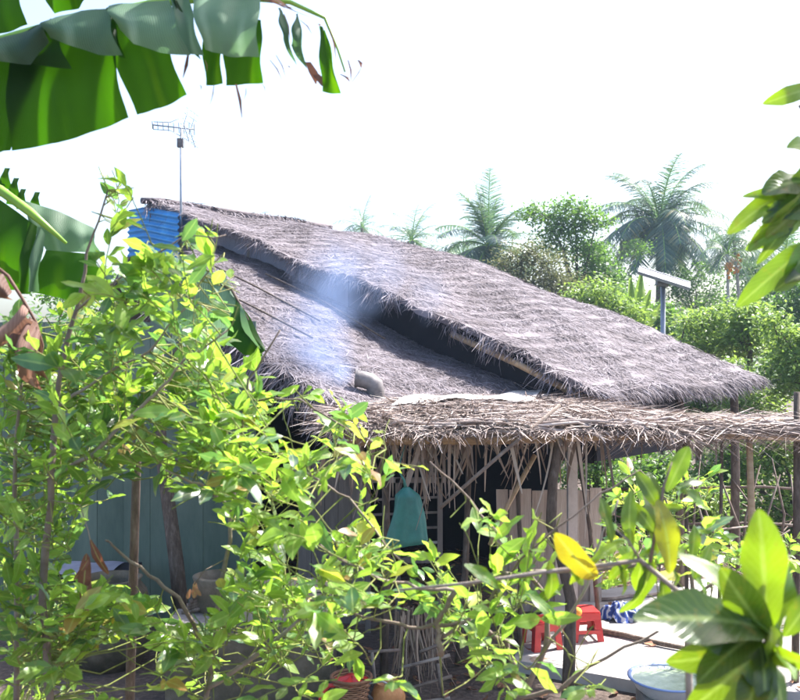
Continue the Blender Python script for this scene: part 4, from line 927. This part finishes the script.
for (u0,v0,u1,v1,wd) in ((236,84,242,118,.010),(214,85,210,105,.004),(200,85,201,90,.004),(188,55,183,78,.012),(270,60,282,80,.005),(276,55,286,78,.004),(246,88,244,100,.003),(262,84,265,92,.003),(285,66,290,68,.008),(205,60,207,72,.004),(348,60,351,82,.006),(358,60,361,68,.012),(352,82,362,66,.004),(340,74,350,82,.012),(330,30,336,60,.006),(232,-6,300,10,.016),(240,-8,312,18,.010),(250,-8,285,8,.02),(258,-8,296,12,.018),(300,20,312,34,.005),(316,24,320,26,.012),(312,70,322,86,.028),(308,62,316,84,.03),(284,14,290,40,.006)):
    a=P(u0,v0,2.98);b=P(u1,v1,2.98); k=Vector((wd/2,0,0)); mid=a.lerp(b,.5)+Vector((.005,-.01,0))
    m_.add([tuple(a-k*.6),tuple(a+k*.6),tuple(mid-k),tuple(mid+k),tuple(b-k*.15),tuple(b+k*.15)],[(0,1,3,2),(2,3,5,4)],r=random.random())
m_.build('dry_shred',M['bananadry'],t)
# left banana plant
t=thing('banana_plant','banana plant at the left edge with a broad bent leaf and a dried brown leaf','banana plant',(-2.05,3.8,0))
m_=MB(); m_.tube([(-2.05,3.8,0),(-2.0,3.8,1.5),(-1.95,3.75,2.7),P(-20,180,3.7)],[.14,.12,.08,.03],14); m_.build('stem',M['bananarib'],t,True)
m_=MB(); m_.tube([P(-40,175,3.7),P(0,190,3.6),P(30,212,3.55),P(66,243,3.5)],[.022,.02,.018,.006],9); m_.build('midrib',M['bananarib'],t,True)
m_=MB(); lamina(m_,[(-30,182,3.62),(0,200,3.62),(38,226,3.58)],[(-50,300,3.6),(0,290,3.6),(26,290,3.6)],bulge=.05,r=.6,us=.8)
lamina(m_,[(46,250,3.66),(92,254,3.66)],[(32,292,3.6),(70,300,3.6),(104,272,3.66)],bulge=.02,r=.9,us=.6)
lamina(m_,[(28,222,3.56),(38,226,3.56)],[(18,294,3.5),(30,294,3.5)],bulge=.02,r=1,us=.2)
m_.build('blade',M['banana'],t,True)
m_=MB(); lamina(m_,[(22,200,3.7),(60,212,3.7),(95,228,3.7)],[(46,250,3.64),(70,252,3.64),(100,252,3.66)],bulge=.03,r=.9,us=1)
lamina(m_,[(38,226,3.55),(46,234,3.55)],[(28,292,3.5),(38,292,3.5)],bulge=.02,r=.5,us=.2); m_.build('folded_blade',M['bananapale'],t,True)
m_=MB()
for k,(u,v) in enumerate(((2,184),(15,186),(22,197),(36,200),(6,176),(12,192))):
    lamina(m_,[(u-6,v+12,3.8),(u+6,v+14,3.8)],[(u-1,v-8,3.8),(u+3,v-8,3.8)],4,4,bulge=.01,r=.7,us=.1)
m_.build('leaf_tip',M['banana'],t,True)
m_=MB(); lamina(m_,[(-20,270,3.3),(2,274,3.3),(14,292,3.3)],[(-25,300,3.25),(2,298,3.25),(12,300,3.25)],bulge=.03,r=.05,us=.4)
lamina(m_,[(-10,335,3.3),(10,320,3.28),(24,302,3.3),(30,310,3.3)],[(-10,352,3.25),(4,346,3.25),(20,336,3.25),(32,322,3.25)],bulge=.04,r=1,us=.5)
lamina(m_,[(16,320,3.28),(34,318,3.28)],[(10,362,3.25),(18,362,3.25)],bulge=.03,r=.25,us=.3)
lamina(m_,[(30,316,3.28),(41,330,3.28)],[(18,376,3.2),(42,392,3.2)],bulge=.06,r=.4,us=.5)
lamina(m_,[(36,326,3.28),(42,335,3.28)],[(34,372,3.25),(48,380,3.25)],bulge=.03,r=.5,us=.3)
m_.build('dried_blade',M['bananadry'],t,True)
m_=MB(); m_.tube([P(-10,262,3.32),P(8,276,3.32),P(22,298,3.3),P(36,322,3.3),P(43,345,3.3),P(38,378,3.28)],[.008,.007,.006,.005,.004,.002],7); m_.build('dried_midrib',M['bananadry'],t)
# pale banana leaf against the roof
t=thing('banana_plant','young banana plant with pale waxy leaves in front of the lower thatch roof','banana plant',(P(205,0,4.8).x,4.8,0))
m_=MB(); m_.tube([(P(125,0,4.8).x,4.8,0),P(138,420,4.8),P(190,330,4.8),P(200,272,4.7),P(232,290,4.6),P(266,352,4.5)],[.028,.022,.018,.012,.008,.003],10); m_.build('stem',M['bark'],t,True)
m_=MB(); lamina(m_,[(150,282,4.75),(190,266,4.7),(225,276,4.65),(240,300,4.6)],[(150,320,4.6),(185,340,4.6),(225,345,4.6),(262,352,4.5)],bulge=.05,r=.95,us=1)
lamina(m_,[(190,262,4.75),(150,250,4.75),(120,270,4.75)],[(190,290,4.7),(150,292,4.7),(122,292,4.7)],bulge=.05,r=1,us=1)
m_.build('folded_blade',M['bananapale'],t,True)
m_=MB(); lamina(m_,[(236,300,4.58),(250,318,4.55),(266,348,4.5)],[(226,340,4.5),(245,355,4.5),(262,356,4.5)],bulge=.02,r=.9,us=.6); m_.build('blade',M['banana'],t,True)

# ---------------------------------------------------------------- palms
def coconut(name,label,base,H,nf,Lf,mat='frond',trunk='bark',tr=.14,lean=(0,0),ll=.65,seed=1,group=None,droop=1.0,nl=34,up=1.0):
    rs=random.Random(seed); t=thing(name,label,'palm tree',base,'coconut palms beyond the roof' if name=='coconut_palm' else 'areca palms beyond the roof'); B=Vector(base)
    top=B+Vector((lean[0],lean[1],H)); m_=MB()
    m_.tube([B+Vector((lean[0]*f*f,lean[1]*f*f,H*f)) for f in [i/10 for i in range(11)]],[tr*1.5]+[tr*(1.1-.35*i/10) for i in range(1,11)],9); m_.build('trunk',M[trunk],t,True)
    fr=MB(); rc=MB(); PT=[];DR=[];UP=[];LN=[];WD=[];BE=[]
    for k in range(nf):
        az=k*2.39996+rs.uniform(-.25,.25); el0=up*R(80)-R(115)*(k/nf)**.9*up+rs.uniform(-.12,.12); L=Lf*rs.uniform(.8,1.08)
        d=Vector((math.cos(az)*math.cos(el0),math.sin(az)*math.cos(el0),math.sin(el0))); p=top.copy(); pts=[p.copy()]; ds=[d.copy()]
        n=16
        for i in range(n):
            d=(d+Vector((0,0,-.085*droop*(.5+1.2*i/n)*(1 if d.z>-.8 else .2)))).normalized(); p=p+d*(L/n); pts.append(p.copy()); ds.append(d.copy())
        rc.tube(pts,[.035*(1-.9*i/n)*Lf/4+.004 for i in range(n+1)],5)
        for j in range(nl):
            f=.10+.88*j/nl; x=f*n; i=min(int(x),n-1); q=pts[i].lerp(pts[i+1],x-i); dd=ds[i]
            sd=dd.cross(Vector((0,0,1))); 
            if sd.length<.05: sd=Vector((1,0,0))
            sd.normalize(); upn=sd.cross(dd)
            for sg in (-1,1):
                ld=dd*.75+sd*sg*.9+upn*.12+Vector((0,0,-.25*droop))+Vector((rs.gauss(0,.08),rs.gauss(0,.08),rs.gauss(0,.1)))
                PT.append(tuple(q));DR.append(tuple(ld));UP.append(tuple(upn+sd*sg*-.3)); LN.append(ll*(math.sin(math.pi*min(1,.12+f*.9))**.6+.12)*rs.uniform(.85,1.1)); WD.append(.044*Lf/4*rs.uniform(.8,1.3)); BE.append(-.35*droop+rs.uniform(-.15,.1))
    strips(fr,np.array(PT),np.array(DR),np.array(UP),np.array(LN),np.array(WD),np.array(BE),nseg=3)
    fr.build('crown',M[mat],t); rc.build('frond_ribs',M['bananarib'] if mat=='frond' else M['bark'],t)
    return t
def gb(u,Y): return (P(u,0,Y).x,Y,0)
def hz(v,Y): return P(0,v,Y).z
coconut('coconut_palm','tallest coconut palm with full hanging fronds behind the solar street lamp',gb(659,40),hz(222,40),40,3.8,seed=4,tr=.16,nl=66,ll=.8,up=.96,droop=1.05)
coconut('coconut_palm','coconut palm with upright feathery fronds just left of the green broad tree',gb(488,36),hz(246,36),32,3.0,seed=8,nl=54,droop=.9,up=1.08)
coconut('coconut_palm','coconut palm with low arching fronds just above the middle of the roof line',gb(462,44),hz(262,44),18,2.6,seed=12)
coconut('coconut_palm','faint bushy coconut palm second from the left above the roof ridge',gb(412,50),hz(240,50),20,2.7,seed=15)
coconut('coconut_palm','faint small coconut palm leftmost of those above the roof ridge',gb(362,55),hz(228,55),14,2.2,seed=21)
coconut('coconut_palm','dark coconut palm low at the right edge behind the mango leaves',gb(782,32),hz(282,32),22,3.1,seed=25,nl=40)
coconut('areca_palm','taller areca palm with a leaning pale slender trunk and tufted crown',gb(744,30),hz(238,30),15,1.5,trunk='paletrunk',tr=.065,lean=(-.35,0),ll=.55,seed=31,nl=34,droop=1.2)
coconut('areca_palm','shorter areca palm with a pale slender trunk beside the taller areca',gb(729,29),hz(254,29),11,1.4,trunk='paletrunk',tr=.06,lean=(-.05,0),ll=.45,seed=33,nl=24,droop=1.3)
for (u,v,dx) in ((736,262,0),(729,268,1)):
    lb='bunch of orange areca nuts below the taller areca crown' if dx==0 else 'bunch of yellowish areca nuts below the shorter areca crown'
    m_=MB(); c=P(u,v,29.6 if dx==0 else 28.9)
    for k in range(18): 
        q=c+Vector((random.gauss(0,.07),random.gauss(0,.06),random.gauss(0,.13))); m_.box(q,(.07,.07,.09),Matrix.Rotation(random.random(),3,'X'))
    tgt=[o_ for o_ in bpy.data.objects if o_.get('category')=='palm tree' and o_.name.startswith('areca_palm')][dx]
    m_.build('nut_bunch',M['orange'],tgt)

# ---------------------------------------------------------------- broad trees and bushes
def tree(name,label,cat,base,blobs,nleaf,L,mat,trunk_r=.12,group=None,ratio=.5,cl=7,seed=0,detail=0,spread=.85,bark='bark'):
    """blobs: (centre Vector, (rx,ry,rz)); leaves sit in clumps on limbs"""
    rs=random.Random(seed); t=thing(name,label,cat,base,'bushes and trees beyond the house'); B=Vector(base)
    tops=[Vector(c) for c,_ in blobs]; cen=sum(tops,Vector())/len(tops); low=min(c.z-r[2]*.6 for c,r in blobs)
    fork=Vector((B.x*.5+cen.x*.5,B.y*.5+cen.y*.5,max(.3,low)))
    m_=MB(); m_.tube([B,B.lerp(fork,.5)+Vector((rs.gauss(0,.1),0,0)),fork],[trunk_r*1.2,trunk_r,trunk_r*.8],8); m_.build('trunk',M[bark],t,True)
    lb=MB(); lv=Leaves('oval',detail); tot=sum(r[0]*r[2] for _,r in blobs)
    for c,r in blobs:
        c=Vector(c); lb.tube([fork,fork.lerp(c,.6)+Vector((rs.gauss(0,.15),rs.gauss(0,.15),-.1)),c],[trunk_r*.55,trunk_r*.35,trunk_r*.12],6)
        ncl=max(4,int(nleaf*r[0]*r[2]/tot/cl/4))
        for _ in range(ncl):
            v=Vector((rs.gauss(0,1),rs.gauss(0,1),rs.gauss(0,1))).normalized(); f=rs.uniform(.35,1.0)**.6*rs.choice([1,1,1,1.18])
            q=c+Vector((v.x*r[0],v.y*r[1],v.z*r[2]))*f
            if rs.random()<.5: lb.tube([c.lerp(q,.15),q],[trunk_r*.09,trunk_r*.03],4,cap=False)
            rb=rs.uniform(0,.35)
            for k in range(cl*4):
                o=Vector((rs.gauss(0,1),rs.gauss(0,1),rs.gauss(0,.6)))*L*1.7*spread
                ld=Vector((rs.gauss(0,1),rs.gauss(0,1),rs.gauss(-.2,.5)))
                lv.add(q+o,ld,(rs.gauss(0,.5),rs.gauss(0,.5),1),L*rs.uniform(.7,1.2),L*ratio,min(1,rb+rs.random()*.65),.1)
    lb.build('limbs',M[bark],t); c_=MB(); lv.into(c_); c_.build('crown',M[mat],t); return t
def bl(u,v,Y,ru,rvv,dep=None):
    k=Y/F; return (P(u,v,Y),(ru*k,(dep or ru)*k,rvv*k))
tree('broad_tree','bright green broad-leaved tree between two palms above the roof line','tree',gb(575,30),
 [bl(545,215,30,22,12),bl(575,212,30,22,16),bl(596,222,30,14,9),bl(560,240,30,24,16),bl(585,258,30,20,18),bl(605,275,30,16,14),bl(590,290,30,30,20)],9500,.15,'tree',seed=3)
tree('twiggy_tree','sparse brownish twiggy tree low behind the middle of the roof','tree',gb(535,26),
 [bl(522,254,26,18,11),bl(545,264,26,20,13),bl(505,268,26,16,10),bl(565,285,26,24,14),bl(535,285,26,30,16)],6500,.11,'treedry',seed=5,spread=1.3)
tree('leafy_bush','yellow-green bush behind the right slope of the roof left of the lamp pole','bush',gb(610,21),
 [bl(600,300,21,22,20),bl(625,318,21,24,18),bl(580,300,21,18,16)],4200,.11,'bush',seed=9)
# upright banana clump near the lamp
t=thing('banana_plant','clump of upright banana leaves behind the solar lamp pole','banana plant',gb(640,23))
m_=MB(); m_.tube([gb(640,23),P(640,330,23)],[.16,.10],10); m_.build('stem',M['bananarib'],t,True)
m_=MB()
for (u1,v1,wd) in ((630,278,7),(641,272,8),(650,290,7),(620,300,7),(662,300,7)):
    lamina(m_,[(638,338,23),((638+u1)/2-wd,(338+v1)/2,23),(u1-1,v1,23)],[(641,338,23),((638+u1)/2+wd,(338+v1)/2,23.3),(u1+1,v1,23)],10,4,bulge=.15,rip=.03,r=.9,us=.6)
m_.build('blade',M['bush'],t,True)
k_=0
for (u,v,Y,ru,rv_,lb,mat,n_) in (
 (700,335,18,36,26,'pale yellow-green bush just right of the lamp pole','bush',5200),
 (750,325,17,36,24,'yellow-green bush below the areca trunks','bush',5200),
 (800,340,15,40,44,'leafy bush at the right edge beneath the mango leaves','bush',5200),
 (690,390,16.5,34,34,'bright green bush seen between the roof eave and pergola, left side','bush',6000),
 (745,395,15.5,30,36,'bright green bush seen between the roof eave and pergola, right side','bush',5200),
 (735,315,32,44,22,'dark green tree mass behind the areca trunks','tree',6000),
 (670,330,28,46,30,'mid green tree mass below the tallest palm','tree',6000),
 (805,310,24,44,34,'dark leafy tree mass at the far right edge','tree',6000),
 (790,470,13,44,50,'scrubby green bush behind the right end of the pergola','bush',4600),
 (700,500,12,20,12,'small bright ground bush beyond the yard','bush',1500),
 (640,470,13.5,40,46,'dark scrubby thicket beyond the yard, just right of the plank wall','tree',5200),
 (700,465,14.5,50,40,'dark scrubby thicket beyond the yard, between the pergola posts','tree',5200),
 (590,440,15,50,60,'dark thicket beyond the open side of the house','tree',3500),
 (480,275,40,50,26,'hazy green tree mass at the foot of the feathery palm','tree',5200),
 (610,270,36,34,34,'hazy green tree mass left of the tallest palm','tree',5200),
 (700,285,38,40,34,'hazy green tree mass right of the tallest palm','tree',5200),
 (770,265,36,40,34,'hazy dark green tree mass beyond the areca palms','tree',5200),
 (420,262,48,46,18,'faint hazy tree mass low above the middle of the ridge','tree',3500),
 (640,380,21,40,60,'mid green bush hidden behind the eave corner','tree',3000),
 (50,345,16,85,75,'green tree mass behind the left banana plant','tree',8500),
 (-60,330,18,60,90,'tall green tree mass at the far left','tree',5000)):
    k_+=1
    tree('leafy_bush' if mat=='bush' else 'background_tree',lb,'bush' if mat=='bush' else 'tree',gb(u,Y),[bl(u+ru*random.uniform(-.8,.8),v+rv_*random.uniform(-.75,.5),Y+random.uniform(-.6,.6),ru*random.uniform(.22,.42),rv_*random.uniform(.22,.45)) for _ in range(6)]+[bl(u,v+rv_*.7,Y,ru*.9,rv_*.6)],n_,.10 if Y<20 else .15,mat,seed=40+k_,trunk_r=.07)
# far tree belt closing the horizon
m_=MB(); lv=Leaves('oval',0)
for i in range(26000):
    x=random.uniform(-75,95); y=random.uniform(48,62); hh=3.4+1.2*math.sin(x*.23)+.9*math.sin(x*.61+1)
    z=random.random()**.7*hh
    lv.add((x,y,z),(random.gauss(0,1),random.gauss(0,1),random.gauss(0,.5)),(0,-.4,1),random.uniform(.35,.7),.3,random.random()*.8,.1)
lv.into(m_); tag(m_.build('far_woodland',M['tree'],None),'low belt of woodland closing the horizon behind everything','woodland',kind='stuff')

# leaf litter and grass on the ground
m_=MB(); lv=Leaves('oval',1)
for i in range(5200):
    y=random.uniform(6.2,16); x=random.uniform(-.2,.62)*y+random.gauss(0,.3)
    if x<2.2 and y<9.3 and random.random()<.7: continue
    onyard=(.95<x<6.2 and 7.3-.15*x<y<9.3)
    if onyard and random.random()<.93: continue
    lv.add((x,y,.015+(.10 if onyard else 0)+random.random()*.02),(random.gauss(0,1),random.gauss(0,1),random.gauss(0,.15)),(random.gauss(0,.3),random.gauss(0,.3),1),random.uniform(.06,.16),random.uniform(.03,.06),random.random(),random.uniform(-.3,.3))
lv.into(m_); tag(m_.build('leaf_litter',M['leafbrown'],None),'dry brown leaves scattered over the bare earth','leaf litter',kind='stuff')
m_=MB(); N_=14000
gx=rng.uniform(-8,14,N_); gy=rng.uniform(10.2,24,N_); keep=(np.sin(gx*1.7)+np.sin(gy*1.3+gx*.6)+rng.normal(0,.5,N_)>.2)&~((gx<4.3)&(gy<13)&(gx>-5)); gx=gx[keep];gy=gy[keep];n_=len(gx)
strips(m_,np.stack([gx,gy,np.zeros(n_)],1),np.stack([rng.normal(0,.4,n_),rng.normal(0,.4,n_),np.ones(n_)],1),np.tile([0,-1.,.2],(n_,1)),rng.uniform(.12,.4,n_),rng.uniform(.015,.03,n_),rng.uniform(-.6,0,n_))
tag(m_.build('grass',M['bush'],None),'green grass and weeds growing beyond the yard','grass',kind='stuff')
# stick fence beyond the yard
t=thing('stick_fence','rough fence of leaning dead sticks beyond the yard on the right','fence',(3.9,11.2,0))
for i in range(30):
    x=2.6+i*.155+random.gauss(0,.04); h_=random.uniform(.7,1.5); m_=MB(); y=11.3+random.gauss(0,.15)-.04*i
    m_.tube([(x,y,0),(x+random.gauss(0,.06),y,h_*.5),(x+random.gauss(0,.16),y,h_)],[.02,.016,.008],5); m_.build('stick',M['twig'],t)
m_=MB(); 
for z in (.5,.95): m_.tube([(2.5,11.3,z),(4.5,11.2,z+.05),(7.3,10.2,z)],.018,5)
m_.build('rail',M['twig'],t)
m_=MB()
for i in range(70):
    c=Vector((random.uniform(2.6,7),random.uniform(9.9,12.5),random.uniform(.03,.5))); d=rv(.5); d.z*=.4
    m_.tube([c-d,c+rv(.05),c+d],[.012,.009,.004],5)
tag(m_.build('brushwood',M['twig'],None),'loose heap of dead brushwood on the ground beyond the yard','brushwood',kind='stuff')

# ---------------------------------------------------------------- smoke
s0=P(356,377,8.0)
b_=MB(); b_.box((-.45,8.6,3.0),(2.3,2.0,1.95)); sm_=b_.build('smoke',None); tag(sm_,'thin bluish smoke drifting up from the bent chimney pipe','smoke',kind='stuff')
m=bpy.data.materials.new('smoke_volume'); m.use_nodes=True; nt=m.node_tree; nt.nodes.clear(); N=nt.nodes; L=nt.links
out=N.new('ShaderNodeOutputMaterial'); pv=N.new('ShaderNodeVolumePrincipled'); L.new(pv.outputs[0],out.inputs['Volume'])
geo=N.new('ShaderNodeTexCoord'); acc=None
nz=N.new('ShaderNodeTexNoise'); nz.inputs['Scale'].default_value=3.0; nz.inputs['Detail'].default_value=4; L.new(geo.outputs['Object'],nz.inputs[0])
off=N.new('ShaderNodeVectorMath'); off.operation='SUBTRACT'; L.new(nz.outputs['Color'],off.inputs[0]); off.inputs[1].default_value=(.5,.5,.5)
sc_=N.new('ShaderNodeVectorMath'); sc_.operation='SCALE'; L.new(off.outputs[0],sc_.inputs[0]); sc_.inputs['Scale'].default_value=.6
ad=N.new('ShaderNodeVectorMath'); ad.operation='ADD'; L.new(geo.outputs['Object'],ad.inputs[0]); L.new(sc_.outputs[0],ad.inputs[1])
for (u,v,Y,r_,wgt) in ((352,374,8.0,.12,2.0),(338,368,8.05,.24,1.8),(318,356,8.1,.42,1.5),(318,326,8.25,.50,1.1),(332,296,8.5,.50,.9),(340,266,8.8,.46,.75),(380,270,9.0,.40,.6),(425,290,9.2,.34,.45)):
    ds=N.new('ShaderNodeVectorMath'); ds.operation='DISTANCE'; L.new(ad.outputs[0],ds.inputs[0]); ds.inputs[1].default_value=tuple(P(u,v,Y))
    mr=N.new('ShaderNodeMapRange'); mr.interpolation_type='SMOOTHSTEP'; mr.inputs[1].default_value=0; mr.inputs[2].default_value=r_; mr.inputs[3].default_value=wgt; mr.inputs[4].default_value=0; L.new(ds.outputs['Value'],mr.inputs[0])
    if acc is None: acc=mr.outputs[0]
    else:
        mxx=N.new('ShaderNodeMath'); mxx.operation='MAXIMUM'; L.new(acc,mxx.inputs[0]); L.new(mr.outputs[0],mxx.inputs[1]); acc=mxx.outputs[0]
mu=N.new('ShaderNodeMath'); mu.operation='MULTIPLY'; L.new(acc,mu.inputs[0]); mu.inputs[1].default_value=.65
L.new(mu.outputs[0],pv.inputs['Density']); pv.inputs['Color'].default_value=(.45,.62,1,1); pv.inputs['Anisotropy'].default_value=.2
sm_.data.materials.append(m)
# ---------------------------------------------------------------- haze
b_=MB(); b_.box((5,45,9),(260,115,20)); hzo=b_.build('haze',None); tag(hzo,'thin pale haze in the air over the whole place','haze',kind='stuff')
m=bpy.data.materials.new('haze_volume'); m.use_nodes=True; nt=m.node_tree; nt.nodes.clear()
out=nt.nodes.new('ShaderNodeOutputMaterial'); pv=nt.nodes.new('ShaderNodeVolumePrincipled'); nt.links.new(pv.outputs[0],out.inputs['Volume'])
pv.inputs['Density'].default_value=.0008; pv.inputs['Color'].default_value=(.55,.75,1,1); pv.inputs['Anisotropy'].default_value=.3
hzo.data.materials.append(m)
# haze is boxed above the ground sheet's far part as well: ground beyond it is outside the picture's reach
